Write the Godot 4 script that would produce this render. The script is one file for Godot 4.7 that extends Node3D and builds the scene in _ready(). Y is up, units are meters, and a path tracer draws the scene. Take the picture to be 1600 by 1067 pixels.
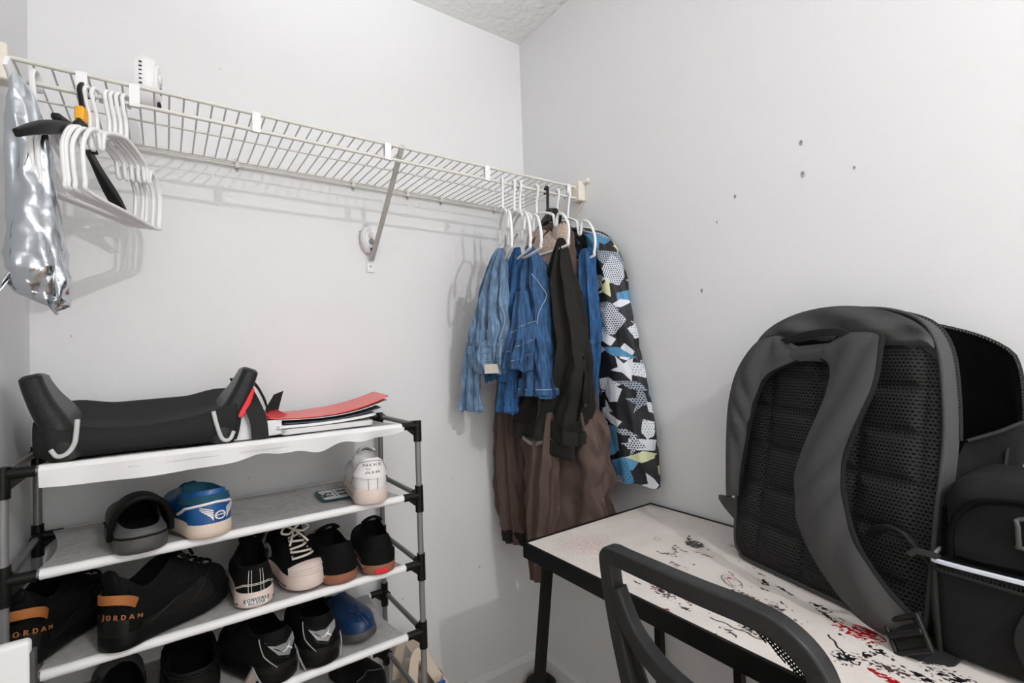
extends Node3D
# A narrow walk-in closet: back wall at z = 0, right wall at x = 0, left wall at x = -1.41.

const W := 1.41
const H := 2.44
const D := 3.4

func _ready():
	set_view()
	set_light()
	make_textures()
	make_materials()
	build_room()
	build_wire_shelf()
	build_rack()
	build_table()
	build_hanging_left()
	build_hanging_right()
	build_booster()
	build_papers()
	build_shoes()
	build_backpack()
	build_lunch_bag()
	build_chair()
	build_small_things()

func set_view():
	var yaw := 0.6159
	var pitch := 0.0279
	var roll := -0.0349
	var fwd := Vector3(sin(yaw) * cos(pitch), sin(pitch), -cos(yaw) * cos(pitch))
	var rt := Vector3(cos(yaw), 0, sin(yaw))
	var up := rt.cross(fwd)
	var r2 := rt * cos(roll) + up * sin(roll)
	var u2 := -rt * sin(roll) + up * cos(roll)
	var cam := Camera3D.new()
	cam.name = "camera"
	cam.transform = Transform3D(Basis(r2, u2, -fwd), Vector3(-1.1604, 1.21, 1.5197))
	cam.fov = 69.83
	cam.near = 0.03
	add_child(cam)
	cam.current = true

func set_light():
	var we := WorldEnvironment.new()
	we.name = "environment"
	var e := Environment.new()
	e.background_mode = Environment.BG_COLOR
	e.background_color = Color(1.0, 0.99, 0.98)  # daylight of the room beyond the open door behind the camera
	e.background_energy_multiplier = 3.0
	e.tonemap_mode = Environment.TONE_MAPPER_LINEAR
	e.tonemap_exposure = 1.0
	e.sdfgi_enabled = true
	e.ssao_enabled = true
	e.ssil_enabled = true
	we.environment = e
	add_child(we)
	# the photographer's flash, turned up to bounce off the ceiling
	var f := SpotLight3D.new()
	f.name = "bounce_flash"
	f.position = Vector3(-0.95, 1.55, 1.45)
	add_child(f)
	f.look_at_from_position(f.position, Vector3(-0.85, 2.44, 0.75), Vector3.RIGHT)
	f.spot_angle = 34.0
	f.spot_range = 8.0
	f.spot_attenuation = 2.0
	f.light_energy = FLASH
	f.light_color = Color(0.985, 0.99, 1.0)
	f.light_size = 0.04
	f.shadow_enabled = true

const FLASH := 1.08
const LAMP := 1.18

# ---------------------------------------------------------------- mesh builder
class MB:
	var v := PackedVector3Array()
	var uv := PackedVector2Array()
	var ix := PackedInt32Array()

	func quad_grid(b: int, nu: int, nv: int, wrap_u: bool):
		var cols := nu if wrap_u else nu + 1
		for j in nv:
			for i in nu:
				var i2 := (i + 1) % cols
				var a := b + j * cols + i
				var c := b + j * cols + i2
				var d := b + (j + 1) * cols + i
				var e := b + (j + 1) * cols + i2
				ix.append_array([a, d, c, c, d, e])

	func grid(nu: int, nv: int, f: Callable, wrap_u := false):
		var b := v.size()
		var cols := nu if wrap_u else nu + 1
		for j in nv + 1:
			for i in cols:
				var p: Vector3 = f.call(float(i) / nu, float(j) / nv)
				v.append(p)
				uv.append(Vector2(float(i) / nu, float(j) / nv))
		quad_grid(b, nu, nv, wrap_u)

	# a sheet with thickness; f gives the middle surface
	func sheet(nu: int, nv: int, f: Callable, th: float):
		var P := []
		for j in nv + 1:
			for i in nu + 1:
				P.append(f.call(float(i) / nu, float(j) / nv))
		var c := nu + 1
		var N := []
		for j in nv + 1:
			for i in c:
				var du: Vector3 = P[j * c + mini(i + 1, nu)] - P[j * c + maxi(i - 1, 0)]
				var dv: Vector3 = P[mini(j + 1, nv) * c + i] - P[maxi(j - 1, 0) * c + i]
				N.append(du.cross(dv).normalized())
		for s in [1.0, -1.0]:
			var b := v.size()
			for j in nv + 1:
				for i in c:
					v.append(P[j * c + i] + N[j * c + i] * (th * 0.5 * s))
					uv.append(Vector2(float(i) / nu, float(j) / nv))
			for j in nv:
				for i in nu:
					var a := b + j * c + i
					if s > 0:
						ix.append_array([a, a + 1, a + c, a + 1, a + c + 1, a + c])
					else:
						ix.append_array([a, a + c, a + 1, a + 1, a + c, a + c + 1])
		# rim
		var loop := []
		for i in nu: loop.append(i)
		for j in nv: loop.append(j * c + nu)
		for i in nu: loop.append(nv * c + nu - i)
		for j in nv: loop.append((nv - j) * c)
		var b2 := v.size()
		for k in loop:
			v.append(P[k] + N[k] * th * 0.5)
			v.append(P[k] - N[k] * th * 0.5)
			uv.append(Vector2(0, 0)); uv.append(Vector2(0, 0))
		var n := loop.size()
		for k in n:
			var a := b2 + k * 2
			var d := b2 + ((k + 1) % n) * 2
			ix.append_array([a, a + 1, d, d, a + 1, d + 1])

	func loft(rings: Array, cap0 := true, cap1 := true):
		var n: int = rings[0].size()
		var b := v.size()
		for j in rings.size():
			for i in n:
				v.append(rings[j][i])
				uv.append(Vector2(float(i) / n, float(j) / maxi(1, rings.size() - 1)))
		quad_grid(b, n, rings.size() - 1, true)
		if cap0: cap(rings[0], false)
		if cap1: cap(rings[-1], true)

	func cap(ring, flip: bool):
		var c := Vector3.ZERO
		for p in ring: c += p
		c /= ring.size()
		var b := v.size()
		v.append(c); uv.append(Vector2(0.5, 0.5))
		for p in ring:
			v.append(p); uv.append(Vector2(0.5, 0.5))
		var n: int = ring.size()
		for i in n:
			var a := b + 1 + i
			var d := b + 1 + (i + 1) % n
			if flip: ix.append_array([b, d, a])
			else: ix.append_array([b, a, d])

	# sweep a closed 2D profile (x = side, y = up) along points; sc scales it per point
	func sweep(pts: Array, prof: Array, up := Vector3.UP, sc = null, closed := false, caps := true, free := false):
		var rings := []
		var n := pts.size()
		var side := Vector3.ZERO
		for k in n:
			var t: Vector3
			if closed: t = pts[(k + 1) % n] - pts[(k + n - 1) % n]
			else: t = pts[mini(k + 1, n - 1)] - pts[maxi(k - 1, 0)]
			t = t.normalized()
			var u := up
			if free:
				if k == 0:
					if absf(t.dot(u)) > 0.9: u = Vector3.RIGHT if absf(t.x) < 0.8 else Vector3.BACK
					side = t.cross(u).normalized()
				else:
					side = (side - t * side.dot(t)).normalized()
				u = side.cross(t)
			else:
				side = t.cross(u).normalized()
				u = side.cross(t)
			var s = 1.0
			if sc != null: s = sc[k]
			var ring := PackedVector3Array()
			for q in prof:
				if s is Vector2: ring.append(pts[k] + side * q.x * s.x + u * q.y * s.y)
				else: ring.append(pts[k] + side * q.x * s + u * q.y * s)
			rings.append(ring)
		if closed:
			rings.append(rings[0])
			loft(rings, false, false)
		else:
			loft(rings, caps, caps)

	func tube(pts: Array, r: float, sides := 8, closed := false, sc = null):
		var prof := []
		for i in sides:
			var a := TAU * i / sides
			prof.append(Vector2(cos(a), sin(a)) * r)
		sweep(pts, prof, Vector3.UP, sc, closed, true, true)

	# a strap: flat rectangular section, broad side along `wide`
	func rbox(size: Vector3, r: float, xf := Transform3D.IDENTITY, k := 3):
		var h := size * 0.5
		r = minf(r, minf(h.x, minf(h.y, h.z)) * 0.99)
		var rings := []
		for sy in [-1.0, 1.0]:
			for a in k + 1:
				var la: float = PI * 0.5 * (a / float(k) - (1.0 if sy < 0 else 0.0))
				var ring := PackedVector3Array()
				for q in 4:
					for b in k + 1:
						var lo: float = PI * 0.5 * (q + b / float(k))
						var nn := Vector3(cos(la) * cos(lo), sin(la), cos(la) * sin(lo))
						var sg := Vector3([1, -1, -1, 1][q], sy, [1, 1, -1, -1][q])
						ring.append(xf * (sg * (h - Vector3(r, r, r)) + nn * r))
				rings.append(ring)
		loft(rings, true, true)

	func ellipsoid(c: Vector3, s: Vector3, nu := 20, nv := 12):
		grid(nu, nv, func(u, w):
			var la: float = PI * (w - 0.5)
			return c + Vector3(s.x * cos(la) * cos(TAU * u), s.y * sin(la), s.z * cos(la) * sin(TAU * u)), true)

	func lathe(prof: Array, xf := Transform3D.IDENTITY, n := 28):
		var rings := []
		for q in prof:
			var ring := PackedVector3Array()
			for i in n:
				var a := TAU * i / n
				ring.append(xf * Vector3(q.x * cos(a), q.y, q.x * sin(a)))
			rings.append(ring)
		loft(rings, true, true)

	# plate: polygon in the xy plane of xf, thickness th along z, edges bevelled by bv
	func plate(poly: PackedVector2Array, th: float, xf := Transform3D.IDENTITY, bv := 0.0):
		var n := poly.size()
		var tri := Geometry2D.triangulate_polygon(poly)
		var inn := PackedVector2Array()
		for i in n:
			var e1 := (poly[i] - poly[(i + n - 1) % n]).normalized()
			var e2 := (poly[(i + 1) % n] - poly[i]).normalized()
			var m := (Vector2(-e1.y, e1.x) + Vector2(-e2.y, e2.x)).normalized()
			inn.append(poly[i] + m * bv * (-1.0 if Geometry2D.is_polygon_clockwise(poly) else 1.0))
		var rings := []
		for q in [[inn, -th * 0.5], [poly, -th * 0.5 + bv], [poly, th * 0.5 - bv], [inn, th * 0.5]]:
			var ring := PackedVector3Array()
			for p in q[0]: ring.append(xf * Vector3(p.x, p.y, q[1]))
			rings.append(ring)
		loft(rings, false, false)
		for s in [0, 3]:
			var b := v.size()
			for p in rings[s]:
				v.append(p); uv.append(Vector2.ZERO)
			for k in tri.size() / 3:
				if s == 0: ix.append_array([b + tri[k * 3], b + tri[k * 3 + 1], b + tri[k * 3 + 2]])
				else: ix.append_array([b + tri[k * 3], b + tri[k * 3 + 2], b + tri[k * 3 + 1]])

	func mesh() -> ArrayMesh:
		var nn := PackedVector3Array()
		nn.resize(v.size())
		for k in range(0, ix.size(), 3):
			var a := ix[k]
			var b := ix[k + 1]
			var c := ix[k + 2]
			var f := (v[c] - v[a]).cross(v[b] - v[a])
			nn[a] += f
			nn[b] += f
			nn[c] += f
		for k in nn.size():
			nn[k] = nn[k].normalized() if nn[k].length_squared() > 0.0 else Vector3.UP
		var arr := []
		arr.resize(Mesh.ARRAY_MAX)
		arr[Mesh.ARRAY_VERTEX] = v
		arr[Mesh.ARRAY_NORMAL] = nn
		arr[Mesh.ARRAY_TEX_UV] = uv
		arr[Mesh.ARRAY_INDEX] = ix
		var m := ArrayMesh.new()
		m.add_surface_from_arrays(Mesh.PRIMITIVE_TRIANGLES, arr)
		return m

# ---------------------------------------------------------------- naming helpers
var names_used := {}
func numbered(n: String) -> String:
	if not names_used.has(n):
		names_used[n] = 0
		return n
	names_used[n] += 1
	return "%s_%03d" % [n, names_used[n]]

func tag(o: Node3D, label: String, category: String, group := ""):
	if label: o.set_meta("label", label)
	if category: o.set_meta("category", category)
	if group: o.set_meta("group", group)

func thing(called: String, label: String, category: String, at := Vector3.ZERO, group := "") -> Node3D:
	var o := Node3D.new()
	o.name = numbered(called)
	add_child(o)
	o.position = at
	tag(o, label, category, group)
	return o

func part(called: String, mb, m: Material, parent: Node, label := "") -> MeshInstance3D:
	var o := MeshInstance3D.new()
	o.mesh = mb if mb is Mesh else mb.mesh()
	o.material_override = m
	o.name = called
	parent.add_child(o, true)
	if label: o.set_meta("label", label)
	return o

func solo(called: String, mb, m: Material, label: String, category: String, group := "", at := Vector3.ZERO) -> MeshInstance3D:
	var o := part(numbered(called), mb, m, self)
	o.position = at
	tag(o, label, category, group)
	return o

func struct(called: String, mb, m: Material) -> MeshInstance3D:
	var o := part(called, mb, m, self)
	o.set_meta("kind", "structure")
	o.set_meta("label", {"wall_back": "pale grey wall behind the wire shelf and shoe rack", "wall_right": "pale grey wall behind the table and backpack, dotted with nail holes", "wall_left": "pale grey wall at the far left edge beside the foil bag", "wall_front": "pale grey wall behind the camera with the door", "ceiling": "white textured ceiling above the corner", "floor": "brown floor showing in the corner under the table", "baseboard_back": "white baseboard under the wall behind the shoe rack", "baseboard_right": "white baseboard under the wall behind the table", "baseboard_left": "white baseboard along the left wall", "door_1": "white door in the wall behind the camera"}[called])
	o.set_meta("category", called.get_slice("_", 0))
	return o

func spline(pts: Array, n := 6, closed := false) -> Array:
	var out := []
	var c := pts.size()
	var segs := c if closed else c - 1
	for k in segs:
		var a = pts[(k - 1 + c) % c] if (closed or k > 0) else pts[0]
		var b = pts[k]
		var d = pts[(k + 1) % c]
		var e = pts[(k + 2) % c] if (closed or k + 2 < c) else pts[c - 1]
		for i in n:
			out.append(b.cubic_interpolate(d, a, e, float(i) / n))
	if not closed: out.append(pts[c - 1])
	return out

func rect_prof(w: float, h: float, r := 0.0, k := 3) -> Array:
	var out := []
	r = minf(r, minf(w, h) * 0.499)
	for q in 4:
		var c := Vector2([1, -1, -1, 1][q] * (w * 0.5 - r), [1, 1, -1, -1][q] * (h * 0.5 - r))
		for b in k + 1:
			var a: float = PI * 0.5 * (q + b / float(k))
			out.append(c + Vector2(cos(a), sin(a)) * r)
	return out

func box_mb(a: Vector3, b: Vector3, r := 0.0) -> MB:
	var m := MB.new()
	m.rbox((b - a).abs(), maxf(r, 0.0004), Transform3D(Basis.IDENTITY, (a + b) * 0.5), 1 if r < 0.001 else 3)
	return m

func tube_mb(pts: Array, r: float, sides := 8, closed := false) -> MB:
	var m := MB.new()
	m.tube(pts, r, sides, closed)
	return m

# lettering as a bent mesh: put(x, y, z) places a point of the text, which is `high` tall and centred
func text_mesh(s: String, high: float, put: Callable, bold := true, deep := 0.0006) -> ArrayMesh:
	var t := TextMesh.new()
	var f := SystemFont.new()
	f.font_names = PackedStringArray(["Droid Sans"])
	f.font_weight = 700 if bold else 400
	t.font = f
	t.font_size = 64
	t.pixel_size = high / 46.0
	t.depth = deep
	t.text = s
	var arr := t.get_mesh_arrays() if t.get_surface_count() == 0 else t.surface_get_arrays(0)
	var vv: PackedVector3Array = arr[Mesh.ARRAY_VERTEX]
	var b := MB.new()
	for p in vv:
		b.v.append(put.call(p.x, p.y, p.z))
		b.uv.append(Vector2.ZERO)
	b.ix = arr[Mesh.ARRAY_INDEX] if arr[Mesh.ARRAY_INDEX] != null else PackedInt32Array(range(vv.size()))
	return b.mesh()

# ---------------------------------------------------------------- textures and materials
var T := {}
var M := {}

func image_of(w: int, h: int, f: Callable) -> ImageTexture:
	var im := Image.create(w, h, true, Image.FORMAT_RGB8)
	for y in h:
		for x in w:
			var c = f.call(x, y)
			im.set_pixel(x, y, c if c is Color else Color(c, c, c))
	im.generate_mipmaps()
	return ImageTexture.create_from_image(im)

func noise_tex(freq: float, oct: int, sd: int, side := 512, lo := 0.0, hi := 1.0) -> ImageTexture:
	var n := FastNoiseLite.new()
	n.seed = sd
	n.frequency = freq
	n.fractal_octaves = oct
	var im := n.get_seamless_image(side, side)
	im.convert(Image.FORMAT_RGB8)
	if lo > 0.0 or hi < 1.0:
		for y in side:
			for x in side:
				var g: float = lerpf(lo, hi, im.get_pixel(x, y).r)
				im.set_pixel(x, y, Color(g, g, g))
	im.generate_mipmaps()
	return ImageTexture.create_from_image(im)

func make_textures():
	T.fine = noise_tex(0.06, 4, 3)
	T.mottle = noise_tex(0.012, 5, 7, 512, 0.86, 1.0)
	T.stomp = noise_tex(0.02, 3, 21)
	T.crumple = noise_tex(0.008, 4, 5)
	T.fleece = noise_tex(0.05, 5, 9, 512, 0.55, 1.0)
	T.weave = image_of(64, 64, func(x, y):
		var a := 0.5 + 0.5 * sin(TAU * x / 8.0)
		var b := 0.5 + 0.5 * sin(TAU * y / 8.0)
		return clampf(0.35 + 0.4 * maxf(a * (1.0 if (y / 8) % 2 == 0 else 0.6), b * 0.8), 0, 1))
	T.airmesh = image_of(64, 64, func(x, y):
		var q := Vector2(fmod(x + (8.0 if (y / 16) % 2 else 0.0), 16.0) - 7.5, fmod(y, 16.0) - 7.5)
		var d := absf(q.x) * 0.9 + absf(q.y)
		return clampf((d - 2.5) / 5.0, 0.0, 1.0))
	var dn := FastNoiseLite.new()
	dn.seed = 4
	dn.frequency = 0.01
	dn.fractal_octaves = 4
	var fades := dn.get_seamless_image(512, 512)
	T.denim = image_of(512, 512, func(x, y):
		var t := 0.86 + 0.14 * sin(TAU * (x + y * 2) / 8.0)
		var w := fades.get_pixel((x * 3) % 512, y / 2).r
		return clampf(t * lerpf(0.5, 1.08, w), 0, 1))
	T.denim_h = image_of(64, 64, func(x, y): return 0.5 + 0.5 * sin(TAU * (x + y * 2) / 8.0))
	T.table = paint_top()
	T.camo = paint_camo()

func splat(im: Image, cx: float, cy: float, rx: float, ry: float, ang: float, c: Color, dens: float, n: FastNoiseLite):
	var w := im.get_width()
	var h := im.get_height()
	var R := maxf(rx, ry)
	for y in range(maxi(0, int(cy - R)), mini(h, int(cy + R))):
		for x in range(maxi(0, int(cx - R)), mini(w, int(cx + R))):
			var q := Vector2(x - cx, y - cy).rotated(-ang)
			var d := sqrt(q.x * q.x / (rx * rx) + q.y * q.y / (ry * ry))
			if d < 1.0 and n.get_noise_2d(x + y * 0.4, y * 1.3) * 1.1 + 0.36 > d * (1.25 - dens):
				im.set_pixel(x, y, c)

# the table top: u runs along the table (away from the corner), v across it (0 at the wall)
func paint_top() -> ImageTexture:
	var w := 1600
	var h := 740
	var im := Image.create(w, h, true, Image.FORMAT_RGB8)
	im.fill(Color(0.87, 0.84, 0.82))
	var n := FastNoiseLite.new()
	n.seed = 11
	n.frequency = 0.06
	n.fractal_octaves = 4
	var soft := FastNoiseLite.new()
	soft.seed = 15
	soft.frequency = 0.006
	for y in h:
		for x in w:
			var g := soft.get_noise_2d(x, y) * 0.035 + n.get_noise_2d(x * 2, y * 2) * 0.02
			im.set_pixel(x, y, Color(0.87 + g, 0.84 + g, 0.815 + g * 1.2))
	var rg := RandomNumberGenerator.new()
	rg.seed = 6
	var K := Color(0.06, 0.06, 0.075)
	# red dust near the end, in a haze of specks
	for k in 2600:
		var q := Vector2(rg.randfn(0, 1), rg.randfn(0, 1))
		var x := int(174 + q.x * 70)
		var y := int(572 + q.y * 62)
		if x > 1 and x < w - 1 and y > 1 and y < h - 1:
			var dk := 0.15 + 0.4 * rg.randf()
			for dd in [Vector2i(0, 0), Vector2i(1, 0), Vector2i(0, 1), Vector2i(1, 1)]:
				im.set_pixelv(Vector2i(x, y) + dd, im.get_pixelv(Vector2i(x, y) + dd).lerp(Color(0.68, 0.22, 0.2), dk))
	# [u, v (of 740), rx, ry, angle, colour, density]
	var Rd := Color(0.62, 0.05, 0.06)
	for s in [[415, 276, 40, 30, 0.3, K, 1.15], [385, 262, 60, 9, 0.9, K, 0.7], [400, 370, 70, 14, 0.9, Color(0.4, 0.38, 0.38), 0.3],
			[413, 419, 46, 14, -0.3, Color(0.2, 0.18, 0.18), 0.25], [382, 430, 26, 9, 0.0, K, 0.3], [480, 470, 54, 18, 0.2, Color(0.2, 0.18, 0.18), 0.05],
			[557, 644, 46, 26, 0.2, Color(0.4, 0.03, 0.06), 0.6], [580, 656, 44, 22, 0.3, Color(0.14, 0.05, 0.08), 0.5], [666, 681, 40, 12, 0.2, K, 0.25],
			[490, 330, 56, 16, 0.1, Color(0.5, 0.45, 0.42), 0.3], [733, 493, 60, 16, 0.1, Color(0.36, 0.28, 0.23), 0.6],
			[726, 374, 30, 20, 0.9, K, 0.35], [785, 379, 46, 9, 0.4, K, 0.4], [819, 490, 26, 14, 0.1, K, 0.6], [889, 400, 36, 14, 0.2, K, 0.55], [925, 433, 50, 9, 0.5, K, 0.45],
			[996, 463, 66, 26, 0.15, Rd, 0.55], [1018, 440, 40, 18, 0.3, Rd, 0.95], [1025, 589, 30, 34, 0.2, K, 0.55], [1050, 540, 14, 40, 0.3, K, 0.45],
			[1063, 505, 40, 16, 0.3, K, 0.35], [1110, 600, 44, 11, 0.2, Rd, 0.95], [1096, 560, 70, 20, -0.2, Color(0.3, 0.25, 0.24), 0.5], [1150, 540, 60, 18, 0.2, K, 0.3],
			[833, 649, 40, 14, 0.2, K, 0.5], [808, 693, 34, 10, 0.3, K, 0.5], [700, 560, 70, 8, 0.2, Color(0.3, 0.27, 0.26), 0.3], [880, 560, 60, 9, 0.2, Rd, 0.05],
			[355, 63, 16, 4, 0.1, K, 0.4], [230, 120, 12, 4, 0.1, K, 0.2], [527, 192, 60, 9, 0.2, Color(0.4, 0.36, 0.34), 0.3],
			[1200, 500, 80, 40, 0.2, K, 0.3], [1350, 600, 60, 30, 0.1, Rd, 0.3]]:
		splat(im, s[0], s[1], s[2], s[3], s[4], s[5], s[6], n)
	for k in 110:
		var x := rg.randf_range(380, 1500)
		var y := rg.randf_range(260, 735)
		var r := rg.randf_range(1.5, 6.0)
		splat(im, x, y, r * rg.randf_range(1, 5), r, rg.randf_range(-0.2, 1.0), K if rg.randf() < 0.85 else Rd, 0.5, n)
	# thin drips and a scribbled ring
	for s in [[Vector2(735, 668), Vector2(890, 662)], [Vector2(895, 418), Vector2(950, 447)], [Vector2(540, 500), Vector2(650, 560)], [Vector2(960, 520), Vector2(1040, 600)]]:
		for t in 260:
			var q: Vector2 = s[0].lerp(s[1], t / 260.0) + Vector2(0, sin(t * 0.07) * 3)
			im.fill_rect(Rect2i(int(q.x), int(q.y), 3, 4), K)
	for s in [[659, 441, 34], [664, 445, 22], [650, 452, 27], [297, 336, 13]]:
		for t in 240:
			var a := t / 240.0 * 5.6
			im.fill_rect(Rect2i(int(s[0] + cos(a) * s[2] * 1.2), int(s[1] + sin(a + s[2]) * s[2] * 0.9), 2, 2), Color(0.4, 0.38, 0.37))
	im.generate_mipmaps()
	return ImageTexture.create_from_image(im)

func poly_fill(im: Image, pts: PackedVector2Array, c: Color, dots := 0):
	var w := im.get_width()
	var h := im.get_height()
	var r := Rect2(pts[0], Vector2.ZERO)
	for p in pts: r = r.expand(p)
	for y in range(int(r.position.y), int(r.end.y) + 1):
		for x in range(int(r.position.x), int(r.end.x) + 1):
			if Geometry2D.is_point_in_polygon(Vector2(x, y), pts):
				var cc := c
				if dots == 1 and (x + (y / 5 % 2) * 3) % 6 < 3 and y % 5 < 3: cc = Color(0.03, 0.03, 0.045)
				if dots == 2 and (x + (y / 6 % 2) * 4) % 8 < 3 and y % 6 < 3: cc = c.darkened(0.35)
				im.set_pixel(posmod(x, w), posmod(y, h), cc)

# shards of white, light blue, pale yellow and dotted grey on black
func paint_camo() -> ImageTexture:
	var im := Image.create(512, 1024, true, Image.FORMAT_RGB8)
	im.fill(Color(0.075, 0.075, 0.095))
	var rg := RandomNumberGenerator.new()
	rg.seed = 42
	var cols := [Color(0.86, 0.88, 0.9), Color(0.84, 0.86, 0.89), Color(0.3, 0.53, 0.69), Color(0.36, 0.58, 0.72), Color(0.62, 0.66, 0.71), Color(0.72, 0.75, 0.78), Color(0.84, 0.86, 0.9), Color(0.82, 0.84, 0.66)]
	for k in 200:
		var row := k / 8
		var c := Vector2((k % 8) * 64 + rg.randf_range(0, 60), row * 35 + rg.randf_range(0, 30))
		var a := rg.randf_range(-0.9, 0.7)
		var s := rg.randf_range(0.55, 1.15)
		var base := PackedVector2Array()
		match k % 5:
			0: base = PackedVector2Array([Vector2(-46, 0), Vector2(-10, -22), Vector2(48, -14), Vector2(30, 16), Vector2(-20, 20)])
			1: base = PackedVector2Array([Vector2(-40, -10), Vector2(36, -18), Vector2(44, 8), Vector2(-34, 16)])
			2: base = PackedVector2Array([Vector2(-30, 20), Vector2(-4, -34), Vector2(8, -6), Vector2(34, -10), Vector2(14, 10), Vector2(26, 30), Vector2(0, 16)])
			3: base = PackedVector2Array([Vector2(-30, -24), Vector2(20, -34), Vector2(34, 10), Vector2(12, 34), Vector2(-22, 22)])
			4: base = PackedVector2Array([Vector2(-44, 4), Vector2(0, -12), Vector2(46, -4), Vector2(10, 10)])
		var pts := PackedVector2Array()
		for q in base: pts.append(c + q.rotated(a) * s)
		var ci := rg.randi() % 15 % cols.size()
		poly_fill(im, pts, cols[ci], 1 if ci >= 4 and ci < 7 else (2 if rg.randf() < 0.3 else 0))
	im.generate_mipmaps()
	return ImageTexture.create_from_image(im)

func mat(c: Color, rough := 0.6, o := {}) -> StandardMaterial3D:
	var m := StandardMaterial3D.new()
	m.albedo_color = c
	m.roughness = rough
	m.cull_mode = BaseMaterial3D.CULL_DISABLED
	m.metallic = o.get("metal", 0.0)
	if o.has("spec"): m.metallic_specular = o.spec
	if o.has("tex"):
		m.albedo_texture = o.tex
	if o.has("bump"):
		m.heightmap_enabled = true
		m.heightmap_texture = o.bump
		m.heightmap_scale = o.get("bs", 0.05)
	if o.get("tri", true) and (o.has("tex") or o.has("bump")):
		m.uv1_triplanar = true
		var s: float = o.get("s", 4.0)
		m.uv1_scale = Vector3(s, s, s)
	if o.has("rim"):
		m.rim_enabled = true
		m.rim = o.rim
		m.rim_tint = 0.5
	if o.has("coat"):
		m.clearcoat_enabled = true
		m.clearcoat = o.coat
		m.clearcoat_roughness = 0.15
	return m

func g(v: float) -> Color:
	return Color(v, v, v)

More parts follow.
